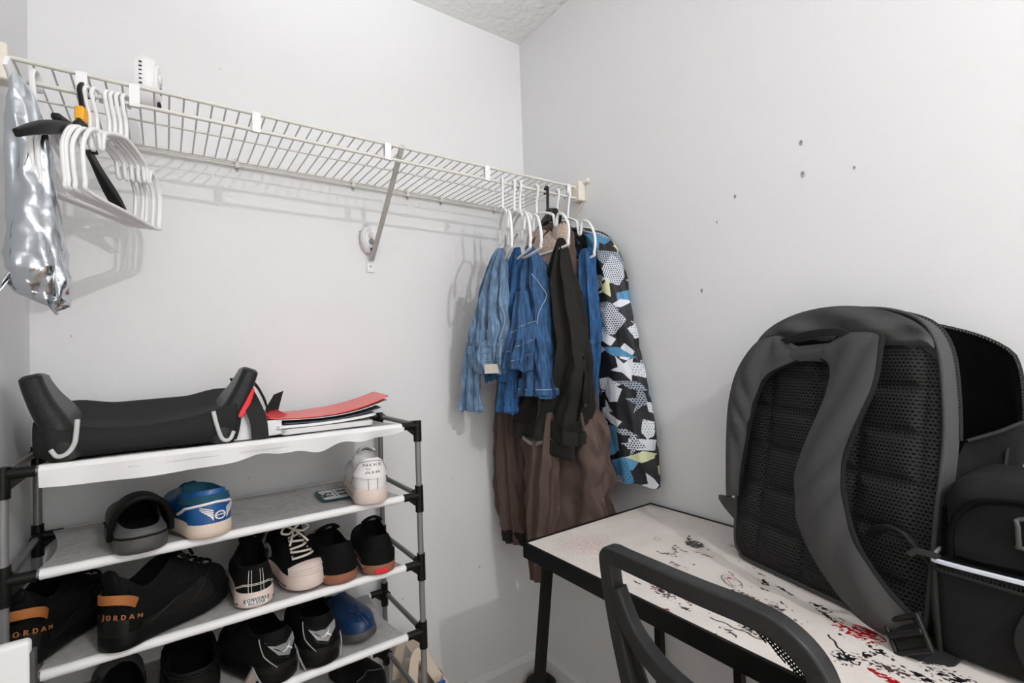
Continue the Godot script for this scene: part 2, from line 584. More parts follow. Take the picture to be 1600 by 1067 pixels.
func make_materials():
	M.wall = mat(Color(0.903, 0.905, 0.907), 0.62, {"tex": T.mottle, "bump": T.fine, "bs": 0.03, "s": 1.3})
	M.wall.albedo_texture = null
	M.ceiling = mat(Color(0.94, 0.94, 0.937), 0.9, {"bump": T.stomp, "bs": 0.6, "s": 2.2})
	M.trim = mat(g(0.9), 0.4)
	M.floor = mat(Color(0.66, 0.57, 0.5), 0.5, {"tex": T.mottle, "bump": T.fine, "bs": 0.04, "s": 3.0})
	M.hole = mat(g(0.2), 0.9)
	M.chip = mat(g(0.68), 0.9)
	M.scuff = mat(g(0.5), 0.9)
	M.wire = mat(Color(0.86, 0.85, 0.82), 0.4)
	M.cream = mat(Color(0.9, 0.87, 0.82), 0.45)
	M.grey_metal = mat(Color(0.72, 0.71, 0.69), 0.45)
	M.white = mat(g(0.93), 0.35)
	M.white_soft = mat(g(0.92), 0.55)
	M.black = mat(g(0.1), 0.42, {"spec": 0.35})
	M.black_matte = mat(g(0.07), 0.7, {"spec": 0.25})
	M.joint = mat(g(0.07), 0.38, {"spec": 0.35})
	M.steel = mat(g(0.52), 0.38, {"metal": 0.3})
	M.sheet = mat(Color(0.78, 0.775, 0.765), 0.85, {"tex": T.mottle, "bump": T.weave, "bs": 0.02, "s": 5.0})
	M.sleeve = mat(g(0.93), 0.7, {"bump": T.weave, "bs": 0.01, "s": 12.0})
	M.foil = mat(Color(0.77, 0.79, 0.81), 0.17, {"metal": 1.0, "bump": T.crumple, "bs": 0.5, "s": 1.6})
	M.yellow = mat(Color(0.95, 0.68, 0.16), 0.5)
	M.jean_light = mat(Color(0.6, 0.76, 0.92), 0.85, {"tex": T.denim, "bump": T.denim_h, "bs": 0.03, "s": 6.0, "rim": 0.3})
	M.jean_mid = mat(Color(0.22, 0.47, 0.72), 0.85, {"tex": T.denim, "bump": T.denim_h, "bs": 0.03, "s": 6.0, "rim": 0.3})
	M.jean_blue = mat(Color(0.28, 0.48, 0.7), 0.85, {"tex": T.denim, "bump": T.denim_h, "bs": 0.03, "s": 6.0, "rim": 0.3})
	M.stitch = mat(Color(0.56, 0.62, 0.69), 0.8)
	M.tag = mat(Color(0.78, 0.74, 0.7), 0.8)
	M.black_cloth = mat(Color(0.16, 0.155, 0.15), 0.85, {"bump": T.weave, "bs": 0.01, "s": 40.0, "rim": 0.08, "spec": 0.25})
	M.brown = mat(Color(0.34, 0.275, 0.25), 0.8, {"bump": T.weave, "bs": 0.01, "s": 40.0, "rim": 0.3})
	M.fleece = mat(Color(0.95, 0.86, 0.79), 0.95, {"tex": T.fleece, "bump": T.fleece, "bs": 0.5, "s": 6.0, "rim": 0.5})
	M.camo = mat(Color(1, 1, 1), 0.6, {"tex": T.camo, "tri": false})
	M.boost = mat(g(0.165), 0.75, {"bump": T.fine, "bs": 0.02, "s": 10.0, "rim": 0.08, "spec": 0.25})
	M.boost_arm = mat(g(0.14), 0.3, {"bump": T.fine, "bs": 0.08, "s": 14.0, "spec": 0.35})
	M.piping = mat(g(0.78), 0.7)
	M.red = mat(Color(0.85, 0.12, 0.16), 0.5)
	M.folder = mat(Color(0.95, 0.35, 0.32), 0.45, {"coat": 0.3})
	M.paper = mat(g(0.88), 0.7)
	M.blue_card = mat(Color(0.2, 0.38, 0.66), 0.5)
	M.slate = mat(Color(0.3, 0.33, 0.38), 0.5)
	M.teal = mat(Color(0.05, 0.36, 0.38), 0.5)
	M.ink = mat(g(0.16), 0.7)
	M.leather_white = mat(Color(0.9, 0.89, 0.88), 0.5, {"bump": T.fine, "bs": 0.02, "s": 12.0})
	M.rubber_pink = mat(Color(0.86, 0.79, 0.75), 0.6)
	M.rubber_cream = mat(Color(0.84, 0.78, 0.7), 0.6)
	M.rubber_black = mat(g(0.06), 0.5, {"spec": 0.25})
	M.rubber_grey = mat(g(0.27), 0.55)
	M.gum = mat(Color(0.56, 0.36, 0.27), 0.6)
	M.shoe_black = mat(g(0.05), 0.75, {"bump": T.weave, "bs": 0.02, "s": 30.0, "rim": 0.08, "spec": 0.25})
	M.shoe_gloss = mat(g(0.09), 0.35, {"spec": 0.35})
	M.lining = mat(g(0.03), 0.9, {"spec": 0.25})
	M.shoe_blue = mat(Color(0.0, 0.29, 0.53), 0.5, {"coat": 0.3})
	M.shoe_teal = mat(Color(0.02, 0.28, 0.36), 0.8)
	M.velvet = mat(Color(0.0, 0.16, 0.32), 0.45, {"rim": 0.6})
	M.insole = mat(Color(0.8, 0.7, 0.66), 0.8)
	M.lace = mat(Color(0.86, 0.83, 0.78), 0.8)
	M.tan = mat(Color(0.64, 0.39, 0.19), 0.6)
	M.silver = mat(g(0.55), 0.45, {"metal": 0.2})
	M.nylon = mat(g(0.285), 0.7, {"bump": T.weave, "bs": 0.06, "s": 26.0, "rim": 0.08, "spec": 0.25})
	M.nylon_dark = mat(g(0.105), 0.75, {"bump": T.weave, "bs": 0.03, "s": 34.0, "rim": 0.08, "spec": 0.25})
	M.airmesh = mat(g(0.19), 0.75, {"tex": T.airmesh, "bump": T.airmesh, "bs": 0.08, "s": 42.0, "spec": 0.25})
	M.webbing = mat(g(0.15), 0.6, {"bump": T.weave, "bs": 0.04, "s": 40.0, "spec": 0.25})
	M.reflect = mat(Color(0.85, 0.87, 0.9), 0.35)
	M.top = mat(Color(1, 1, 1), 0.42, {"tex": T.table, "tri": false})
	M.table_black = mat(g(0.07), 0.35, {"spec": 0.35})
	M.chair = mat(g(0.18), 0.38, {"bump": T.fine, "bs": 0.015, "s": 20.0, "spec": 0.35})
	M.canvas = mat(Color(0.88, 0.82, 0.74), 0.85, {"bump": T.weave, "bs": 0.02, "s": 25.0})
	M.canvas_blue = mat(Color(0.1, 0.35, 0.68), 0.8)
	M.lamp = mat(g(0.95), 0.5)
	M.lamp.emission_enabled = true
	M.lamp.emission = Color(1, 0.98, 0.95)
	M.lamp.emission_energy_multiplier = 1.2

# ---------------------------------------------------------------- the room
func build_room():
	var t := 0.1
	var wb := struct("wall_back", box_mb(Vector3(-W - t, -t, -t), Vector3(t, H + t, 0)), M.wall)
	var wr := struct("wall_right", box_mb(Vector3(0, -t, 0), Vector3(t, H + t, D)), M.wall)
	struct("wall_left", box_mb(Vector3(-W - t, -t, 0), Vector3(-W, H + t, D)), M.wall)
	var fw := MB.new()
	for q in [[Vector3(-W - t, -t, D), Vector3(-1.14, H + t, D + t)], [Vector3(-0.3, -t, D), Vector3(t, H + t, D + t)], [Vector3(-1.14, 2.05, D), Vector3(-0.3, H + t, D + t)], [Vector3(-1.14, -t, D), Vector3(-0.3, 0, D + t)]]:
		fw.rbox(q[1] - q[0], 0.0005, Transform3D(Basis.IDENTITY, (q[0] + q[1]) * 0.5), 1)
	struct("wall_front", fw, M.wall)
	struct("ceiling", box_mb(Vector3(-W, H, 0), Vector3(0, H + t, D)), M.ceiling)
	struct("floor", box_mb(Vector3(-W, -t, 0), Vector3(0, 0, D)), M.floor)
	var bh := 0.09
	var prof := [Vector2(0, 0), Vector2(0.014, 0), Vector2(0.014, bh - 0.022), Vector2(0.009, bh - 0.01), Vector2(0.006, bh), Vector2(0, bh)]
	for q in [["baseboard_back", Vector3(-W, 0, 0), Vector3(0, 0, 0), Vector3(0, 0, 1)], ["baseboard_right", Vector3(0, 0, D), Vector3(0, 0, 0), Vector3(-1, 0, 0)], ["baseboard_left", Vector3(-W, 0, 0), Vector3(-W, 0, D), Vector3(1, 0, 0)]]:
		var m := MB.new()
		var rings := []
		for e in [q[1], q[2]]:
			var ring := PackedVector3Array()
			for p in prof: ring.append(e + q[3] * p.x + Vector3(0, p.y, 0))
			rings.append(ring)
		m.loft(rings)
		struct(q[0], flat_mesh(m), M.trim)
	# door in the far end, behind the camera
	var dm := MB.new()
	dm.rbox(Vector3(0.035, 2.03, 0.82), 0.003, Transform3D(Basis.IDENTITY, Vector3(-0.28, 1.025, D + 0.53)), 1)
	struct("door_1", dm, M.trim)
	# nail holes and chips
	var rh := [[1.66, 1.021, 0.0035], [1.589, 1.021, 0.004], [1.585, 0.862, 0.0028], [1.571, 1.12, 0.0022], [1.363, 0.758, 0.003], [1.533, 0.81, 0.002]]
	for q in rh:
		var m := MB.new()
		m.lathe([Vector2(q[2] * 1.5, 0), Vector2(q[2] * 1.3, 0.0007), Vector2(q[2] * 0.6, 0.0004)], Transform3D(Basis(Vector3(0, 1.3, 0), Vector3(-1, 0, 0), Vector3(0, 0, 0.8)), Vector3(-0.0002, q[0], q[1])), 9)
		part("nail_hole", m, M.chip, wr)
		var m2 := MB.new()
		m2.lathe([Vector2(q[2] * 0.7, 0), Vector2(q[2] * 0.5, 0.0003)], Transform3D(Basis(Vector3(0, 1.3, 0), Vector3(-1, 0, 0), Vector3(0, 0, 0.8)), Vector3(-0.0007, q[0] + q[2] * 0.5, q[1])), 8)
		part("nail_hole_centre", m2, M.scuff, wr)
	for q in [[-0.26, 0.462, 0.006], [-0.34, 0.5, 0.003], [-0.21, 0.53, 0.003], [-0.36, 0.79, 0.003], [-0.55, 0.44, 0.004], [-1.34, 1.29, 0.003], [-1.03, 2.02, 0.0025], [-0.98, 0.9, 0.003]]:
		var m := MB.new()
		m.lathe([Vector2(q[2] * 0.7, 0), Vector2(q[2] * 0.5, 0.0003)], Transform3D(Basis(Vector3(0.6, 0.3, 0), Vector3(0, 0, 1), Vector3(-0.3, 1, 0)), Vector3(q[0], q[1], 0.0001)), 9)
		part("scuff_mark", m, M.chip, wb)
	var lt := thing("ceiling_lamp", "round white ceiling lamp lighting the closet from behind the camera", "lamp", Vector3(-0.63, H, 2.6))
	var lm := MB.new()
	lm.lathe([Vector2(0.09, 0), Vector2(0.09, -0.025), Vector2(0.075, -0.035), Vector2(0.05, -0.04)])
	part("lamp_base", lm, M.white, lt)
	var gl := MB.new()
	gl.lathe([Vector2(0.004, -0.135), Vector2(0.018, -0.13), Vector2(0.028, -0.115), Vector2(0.03, -0.1), Vector2(0.026, -0.08), Vector2(0.017, -0.062), Vector2(0.014, -0.055)], Transform3D.IDENTITY, 24)
	part("light_bulb", gl, M.lamp, lt)
	var sk := MB.new()
	sk.lathe([Vector2(0.02, -0.03), Vector2(0.02, -0.052), Vector2(0.016, -0.056)], Transform3D.IDENTITY, 20)
	part("bulb_socket", sk, M.white, lt)
	var ol := OmniLight3D.new()
	ol.name = "lamp_light"
	ol.position = Vector3(-0.63, H - 0.105, 2.6)
	ol.light_energy = LAMP
	ol.light_color = Color(0.992, 0.988, 0.992)
	ol.light_size = 0.012
	ol.omni_range = 8.0
	ol.omni_attenuation = 2.0
	ol.shadow_enabled = true
	add_child(ol)

# the same mesh with every face flat (for profiles with hard edges)
func flat_mesh(m: MB) -> ArrayMesh:
	var o := MB.new()
	for k in m.ix.size():
		o.v.append(m.v[m.ix[k]])
		o.uv.append(m.uv[m.ix[k]])
		o.ix.append(k)
	return o.mesh()

# ---------------------------------------------------------------- wire shelf
func build_wire_shelf():
	var ys := 1.768
	var zf := 0.32
	var t := thing("wire_shelf", "long cream wire closet shelf with hang rod along the back wall", "shelf", Vector3(-0.7, ys, 0.0))
	var at := func(p: Vector3): return p - t.position
	var rail := func(called, y, z, r, x0, x1):
		part(called, tube_mb([at.call(Vector3(x0, y, z)), at.call(Vector3(x1, y, z))], r, 10), M.wire, t)
	rail.call("front_rail", ys, zf, 0.0043, -1.388, -0.03)
	rail.call("hang_rod", 1.731, zf - 0.001, 0.0043, -1.388, -0.03)
	rail.call("back_rail", ys - 0.003, 0.014, 0.003, -1.4, -0.012)
	rail.call("back_rail", ys - 0.014, 0.012, 0.003, -1.4, -0.012)
	rail.call("middle_rail", ys - 0.0055, 0.17, 0.0023, -1.392, -0.012)
	var wire_m: ArrayMesh = tube_mb([Vector3(0, 0.003, zf), Vector3(0, -0.003, 0.17), Vector3(0, -0.0015, 0.012)], 0.0019, 6).mesh()
	var n := 0
	var x := -1.378
	while x < -0.03:
		var w := part("deck_wire", wire_m, M.wire, t)
		w.position = Vector3(x + 0.7, 0, 0)
		x += 0.0255
		n += 1
	for q in [-1.284, -1.205, -0.99, -0.686, -0.382, -0.062]:
		var m := MB.new()
		var pts := []
		for k in 9:
			var a := -0.4 + PI * k / 8.0
			pts.append(Vector3(q, ys + 0.0052 * sin(a), zf + 0.0055 * cos(a)))
		var f := [Vector3(q, 1.726, zf + 0.0035), Vector3(q, 1.733, zf + 0.006), Vector3(q, 1.75, zf + 0.006), Vector3(q, ys, zf + 0.006), Vector3(q, ys + 0.006, zf), Vector3(q, ys + 0.002, zf - 0.006), Vector3(q, 1.75, zf - 0.006), Vector3(q, 1.733, zf - 0.006), Vector3(q, 1.726, zf - 0.003)]
		for k in f.size(): f[k] = at.call(f[k])
		m.sweep(f, rect_prof(0.0016, 0.017, 0.0005), Vector3.RIGHT)
		part("rod_tab", m, M.white, t)
	for q in [-1.26, -0.995, -0.677, -0.496, -0.371, -0.15]:
		var m := MB.new()
		m.rbox(Vector3(0.012, 0.026, 0.014), 0.004, Transform3D(Basis.IDENTITY, at.call(Vector3(q, ys - 0.006, 0.009))))
		var c := part("wall_clip", m, M.wire, t)
		var sm := MB.new()
		sm.lathe([Vector2(0.0045, 0), Vector2(0.004, 0.0025), Vector2(0.002, 0.003)], Transform3D(Basis(Vector3(1, 0, 0), Vector3(0, 0, 1), Vector3(0, -1, 0)), at.call(Vector3(q + 0.001, ys - 0.022, 0.0))), 12)
		part("clip_screw", sm, M.grey_metal, c)
	# end brackets
	for s in [-1.0, 1.0]:
		var x0 := -W if s < 0 else 0.0
		var m := MB.new()
		m.rbox(Vector3(0.03, 0.066, 0.036), 0.004, Transform3D(Basis.IDENTITY, at.call(Vector3(x0 - s * 0.0152, 1.752, zf + 0.002))))
		var b := part("end_bracket", m, M.cream, t)
		var m2 := MB.new()
		m2.rbox(Vector3(0.012, 0.014, 0.06), 0.003, Transform3D(Basis.IDENTITY, at.call(Vector3(x0 - s * 0.0062, 1.783, zf + 0.012))))
		part("bracket_flange", m2, M.cream, b)
		if s > 0:
			var pl := MB.new()
			pl.plate(PackedVector2Array([Vector2(0.31, 1.715), Vector2(0.335, 1.72), Vector2(0.2, 1.62), Vector2(0.17, 1.62)]), 0.006, Transform3D(Basis(Vector3(0, 0, 1), Vector3(0, 1, 0), Vector3(-1, 0, 0)), at.call(Vector3(-0.004, 0, 0))), 0.001)
			part("bracket_arm", pl, M.cream, b)
	# diagonal brace down to the wall
	var br := MB.new()
	br.sweep([at.call(Vector3(-0.645, 1.772, 0.322)), at.call(Vector3(-0.644, 1.758, 0.305)), at.call(Vector3(-0.637, 1.63, 0.156)), at.call(Vector3(-0.627, 1.525, 0.016))], rect_prof(0.014, 0.008, 0.002), Vector3(0, 1, 0.5))
	var bp := part("support_brace", br, M.grey_metal, t, "grey diagonal brace")
	var pm := MB.new()
	pm.rbox(Vector3(0.024, 0.048, 0.005), 0.002, Transform3D(Basis.IDENTITY, at.call(Vector3(-0.627, 1.512, 0.0028))))
	part("wall_plate", pm, M.white, bp)
	var sc := MB.new()
	sc.lathe([Vector2(0.004, 0), Vector2(0.0035, 0.002), Vector2(0.001, 0.0025)], Transform3D(Basis(Vector3(1, 0, 0), Vector3(0, 0, 1), Vector3(0, -1, 0)), at.call(Vector3(-0.627, 1.507, 0.005))), 12)
	part("plate_screw", sc, M.grey_metal, bp)

# ---------------------------------------------------------------- shoe rack
const RXL := -1.393
const RXR := -0.624
const RZF := 0.317
const RZB := 0.04
const TIERS := [1.035, 0.852, 0.676, 0.502, 0.326, 0.15]

func build_rack():
	var t := thing("shoe_rack", "tall shoe rack of grey tubes, black joints and white fabric tiers", "shoe rack", Vector3(-1.008, 0, 0.18))
	var at := func(p: Vector3): return p - t.position
	for x in [RXL, RXR]:
		for z in [RZF, RZB]:
			var y0 := 0.0
			for k in range(TIERS.size() - 1, -1, -1):
				part("post_tube", tube_mb([at.call(Vector3(x, y0, z)), at.call(Vector3(x, TIERS[k], z))], 0.0075, 14), M.steel, t)
				y0 = TIERS[k]
	for k in TIERS.size():
		var y: float = TIERS[k]
		for x in [RXL, RXR]:
			part("side_tube", tube_mb([at.call(Vector3(x, y, RZB)), at.call(Vector3(x, y, RZF))], 0.0068, 12), M.steel, t)
			for z in [RZF, RZB]:
				var m := MB.new()
				var s := 1.0 if x == RXL else -1.0
				var zs := -1.0 if z == RZF else 1.0
				m.tube([at.call(Vector3(x, y - 0.042, z)), at.call(Vector3(x, y + (0.012 if k == 0 else 0.026), z))], 0.0105, 16)
				m.tube([at.call(Vector3(x, y, z)), at.call(Vector3(x + s * 0.042, y, z))], 0.0098, 16)
				m.tube([at.call(Vector3(x, y, z)), at.call(Vector3(x, y, z + zs * 0.03))], 0.0095, 16)
				# the small web under the joint
				m.plate(PackedVector2Array([Vector2(0, 0), Vector2(s * 0.036, -0.004), Vector2(0, -0.036)]), 0.004, Transform3D(Basis.IDENTITY, at.call(Vector3(x, y, z))), 0.0005)
				part("corner_joint", m, M.joint, t)
		for z in [RZF, RZB]:
			part("cross_tube", tube_mb([at.call(Vector3(RXL + 0.03, y, z)), at.call(Vector3(RXR - 0.03, y, z))], 0.0062, 12), M.steel, t)
		# cloth: sleeves round the two bars and a sheet between them
		var xl := RXL + 0.052
		var xr := RXR - 0.05
		var sm := MB.new()
		sm.sheet(40, 12, func(u, w):
			var pull := 0.016 * sin(PI * w)
			var a := lerpf(xl - 0.01 - 0.018 * (1.0 - w) + pull, xr - pull * 0.8, u)
			var sag := 0.007 * sin(PI * w) * (0.6 + 0.4 * sin(PI * u)) + 0.0015 * sin(u * 23.0 + k) * sin(PI * w)
			return at.call(Vector3(a, y + 0.0075 - sag, lerpf(RZB, RZF, w))), 0.0016)
		var sh := part("shelf_sheet", sm, M.sheet, t)
		for z in [RZF, RZB]:
			var sl := MB.new()
			var pts := []
			var sc := []
			for i in 41:
				pts.append(at.call(Vector3(lerpf(xl - 0.006, xr + 0.005, i / 40.0), y, z)))
				sc.append(1.0 + 0.02 * sin(i * 1.7 + k))
			sl.tube(pts, 0.0092, 14, false, sc)
			part("bar_sleeve", sl, M.sleeve, sh)
		if k == 0:
			var hm := MB.new()
			hm.sheet(60, 5, func(u, w):
				var a := lerpf(xl - 0.006, xr + 0.01, u)
				var hang := 0.03 + 0.006 * sin(u * 7.0) + 0.008 * smoothstep(0.3, 0.7, u) * sin(u * 21.0) + 0.004 * smoothstep(0.4, 0.6, u) * sin(u * 47.0)
				hang *= 1.0 - 0.75 * smoothstep(0.82, 1.0, u)
				return at.call(Vector3(a, y - w * hang, RZF + 0.0095 - 0.006 * w + 0.004 * w * sin(u * 33.0))), 0.0014)
			part("hem_flap", hm, M.sleeve, sh)
			var st := MB.new()
			for i in 70:
				var a := lerpf(xl + 0.12, xl + 0.42, i / 69.0)
				st.rbox(Vector3(0.0022, 0.0008, 0.0008), 0.0003, Transform3D(Basis.IDENTITY, at.call(Vector3(a, y - 0.0125, RZF + 0.0085))), 1)
			part("hem_stitching", st, M.rubber_grey, sh)
	# feet
	for x in [RXL, RXR]:
		for z in [RZF, RZB]:
			var m := MB.new()
			m.lathe([Vector2(0.01, 0), Vector2(0.0115, 0.003), Vector2(0.0105, 0.02)], Transform3D(Basis.IDENTITY, at.call(Vector3(x, 0, z))), 16)
			part("rubber_foot", m, M.joint, t)

# ---------------------------------------------------------------- table
func build_table():
	var ty := 0.762
	var z0 := 0.562
	var z1 := 1.565
	var x0 := -0.472
	var x1 := -0.006
	var t := thing("table", "black framed work table with paint splattered white top against right wall", "table", Vector3((x0 + x1) * 0.5, 0, (z0 + z1) * 0.5))
	var o := t.position
	var m := MB.new()
	m.rbox(Vector3(x1 - x0 - 0.012, 0.016, z1 - z0 - 0.012), 0.001, Transform3D(Basis.IDENTITY, Vector3(0, ty - 0.0095, 0)), 1)
	part("table_board", m, M.paper, t)
	var tm := MB.new()
	tm.grid(8, 8, func(u, w):
		return Vector3(lerpf(x1 - 0.006, x0 + 0.006, w), ty, lerpf(z0 + 0.006, z1 - 0.006, u)) - o)
	for k in tm.uv.size():
		var p := tm.v[k] + o
		tm.uv[k] = Vector2((p.z - 0.565) / 1.0, clampf(-p.x / 0.47, 0, 1))
	part("table_top", tm, M.top, t, "white top splattered with black and red paint")
	for q in [[Vector3(x0, ty - 0.034, z0), Vector3(x0 + 0.007, ty + 0.0022, z1)], [Vector3(x1 - 0.007, ty - 0.034, z0), Vector3(x1, ty + 0.0022, z1)], [Vector3(x0, ty - 0.034, z0), Vector3(x1, ty + 0.0022, z0 + 0.007)], [Vector3(x0, ty - 0.034, z1 - 0.007), Vector3(x1, ty + 0.0022, z1)]]:
		part("edge_rail", box_mb(q[0] - o, q[1] - o, 0.0012), M.table_black, t)
	for q in [[Vector3(-0.41, ty - 0.03, z0 + 0.02), Vector3(-0.49, 0, z0 - 0.01)], [Vector3(-0.03, ty - 0.03, z0 + 0.035), Vector3(-0.03, 0, z0 + 0.03)], [Vector3(-0.41, ty - 0.03, z1 - 0.02), Vector3(-0.49, 0, z1 + 0.01)], [Vector3(-0.03, ty - 0.03, z1 - 0.035), Vector3(-0.03, 0, z1 - 0.03)], [Vector3(-0.03, ty - 0.03, 0.832), Vector3(-0.03, 0, 0.832)]]:
		var lm := MB.new()
		lm.sweep([q[0] - o, q[1] - o], rect_prof(0.022, 0.022, 0.003), Vector3(0, 0, 1))
		part("leg", lm, M.table_black, t)

# ---------------------------------------------------------------- hangers
# the outline of a tubular hanger in its own plane: x along the hanger, y up from the rod
func hanger_loop(w: float, base: float, drop: float, bar: float) -> Array:
	var half := [Vector2(0.0, base), Vector2(w * 0.3, base - drop * 0.12), Vector2(w * 0.52, base - drop * 0.3), Vector2(w * 0.56, base - drop * 0.45), Vector2(w * 0.585, base - drop * 0.72), Vector2(w * 0.64, base - drop * 0.74), Vector2(w * 0.665, base - drop * 0.5), Vector2(w * 0.72, base - drop * 0.38), Vector2(w * 0.86, base - drop * 0.5), Vector2(w * 0.98, base - drop * 0.85), Vector2(w, base - drop * 1.15), Vector2(w * 0.96, lerpf(base - drop, bar, 0.75)), Vector2(w * 0.88, bar)]
	var pts := []
	for p in half: pts.append(p)
	pts.append(Vector2(0, bar))
	for k in range(half.size() - 1, 0, -1): pts.append(Vector2(-half[k].x, half[k].y))
	return pts

func build_hanger(x: float, yaw: float, label: String, group: String, w := 0.195, base := -0.078, drop := 0.06, bar := -0.2, tilt := 0.0, r := 0.0042, hook_h := 0.014) -> Node3D:
	var t := thing("white_hanger", label, "hanger", Vector3(x, 1.7355, 0.319), group)
	t.rotation = Vector3(tilt, -yaw, 0)
	var pts := []
	for p in spline(hanger_loop(w, base, drop, bar), 4, true): pts.append(Vector3(0, p.y, p.x))
	part("frame", tube_mb(pts, r, 10, true), M.white, t)
	var hk := []
	for k in 13:
		var a := -0.35 + (PI + 0.45) * k / 12.0
		hk.append(Vector3(0, sin(a) * 0.0135 - 0.004 + 0.0, cos(a) * -0.0135))
	var h2 := [Vector3(0, base, 0), Vector3(0, base * 0.6, 0.0), Vector3(0, -0.024, 0.008)]
	for k in range(12, -1, -1): h2.append(hk[k])
	part("hook", tube_mb(spline(h2, 3), r * 0.95, 10), M.white, t)
	return t

func build_hanging_left():
	# six empty white hangers bunched together
	var place := ["leftmost of the empty white hangers beside the black hanger", "second empty white hanger right of the black hanger", "third empty white hanger, first of the four pressed together", "empty white hanger second in the row of four pressed together", "empty white hanger third in the row of four pressed together", "rightmost of the empty white hangers, its frame in full view"]
	var xs := [-1.268, -1.257, -1.239, -1.2305, -1.222, -1.213]
	for k in 6:
		build_hanger(xs[k] - 0.006, 0.4 + 0.025 * sin(k * 2.2) + (0.05 if k < 2 else 0.0), place[k], "empty white hangers", 0.142, -0.076, 0.075, -0.222, 0.02 - 0.01 * (k % 2), 0.0038)
	build_black_hanger()
	build_bag_hanger()
	build_foil_bag()

func build_black_hanger():
	var t := thing("black_hanger", "black contoured suit hanger with a yellow size tag among the white hangers", "hanger", Vector3(-1.281, 1.7355, 0.319))
	t.rotation = Vector3(-0.06, -0.3, 0)
	var arm := []
	var sc := []
	for k in 25:
		var s := -1.0 + k / 12.0
		arm.append(Vector3(0.012 * sin(s * 3.0), -0.095 - 0.085 * absf(s) ** 1.8, s * 0.19))
		sc.append(Vector2(0.6 + 0.9 * smoothstep(0.3, 0.85, absf(s)) - 0.9 * smoothstep(0.88, 1.0, absf(s)), 1.0 - 0.45 * smoothstep(0.7, 1.0, absf(s))))
	var m := MB.new()
	m.sweep(arm, rect_prof(0.014, 0.022, 0.005), Vector3.UP, sc)
	part("shoulder_arm", m, M.black, t)
	var nk := MB.new()
	nk.sweep(spline([Vector3(0, -0.085, 0.03), Vector3(0, -0.06, 0.012), Vector3(0, -0.03, 0.006), Vector3(0, -0.005, 0.015), Vector3(0, 0.012, 0.004), Vector3(0, 0.012, -0.01), Vector3(0, -0.004, -0.017)], 5), rect_prof(0.009, 0.007, 0.002), Vector3.RIGHT)
	part("hook", nk, M.black, t)
	var tr := MB.new()
	tr.plate(PackedVector2Array([Vector2(-0.05, -0.1), Vector2(0.05, -0.1), Vector2(0.016, -0.06), Vector2(-0.016, -0.06)]), 0.009, Transform3D(Basis(Vector3(0, 0, -1), Vector3(0, 1, 0), Vector3(1, 0, 0)), Vector3.ZERO), 0.002)
	part("neck_gusset", tr, M.black, t)
	var tg := MB.new()
	tg.rbox(Vector3(0.015, 0.028, 0.02), 0.004, Transform3D(Basis.IDENTITY, Vector3(0, -0.05, 0.008)))
	var tp := part("size_tag", tg, M.yellow, t, "yellow size tag")
	var cl := MB.new()
	cl.rbox(Vector3(0.014, 0.012, 0.07), 0.004, Transform3D(Basis(Vector3.RIGHT, 0.12), Vector3(0.004, -0.098, 0.065)))
	part("trouser_clip", cl, M.black, t)

func build_bag_hanger():
	var t := thing("white_hanger", "flat armed white hanger at the far left holding the foil bag", "hanger", Vector3(-1.347, 1.7355, 0.319))
	t.rotation = Vector3(0.0, -0.12, 0)
	var m := MB.new()
	m.sweep(spline([Vector3(0.0, -0.03, 0.125), Vector3(0, -0.045, 0.1), Vector3(0, -0.075, 0.05), Vector3(0, -0.098, 0.0), Vector3(0, -0.13, -0.07), Vector3(0, -0.165, -0.15)], 5), rect_prof(0.006, 0.024, 0.0025), Vector3.UP)
	part("shoulder_arm", m, M.white, t)
	var m2 := MB.new()
	m2.sweep(spline([Vector3(0.016, -0.09, 0.02), Vector3(0.022, -0.11, -0.02), Vector3(0.024, -0.135, -0.08), Vector3(0.02, -0.165, -0.15)], 5), rect_prof(0.005, 0.012, 0.002), Vector3.UP)
	part("lower_bar", m2, M.white, t)
	var h := []
	for k in 14:
		var a := -0.5 + (PI + 0.5) * k / 13.0
		h.append(Vector3(0, sin(a) * 0.02 - 0.002, cos(a) * -0.02))
	h.reverse()
	var hm := MB.new()
	hm.sweep([Vector3(0.004, -0.1, 0.0), Vector3(0.002, -0.06, 0.012)] + h, rect_prof(0.006, 0.009, 0.0025), Vector3.RIGHT)
	part("hook", hm, M.white, t)

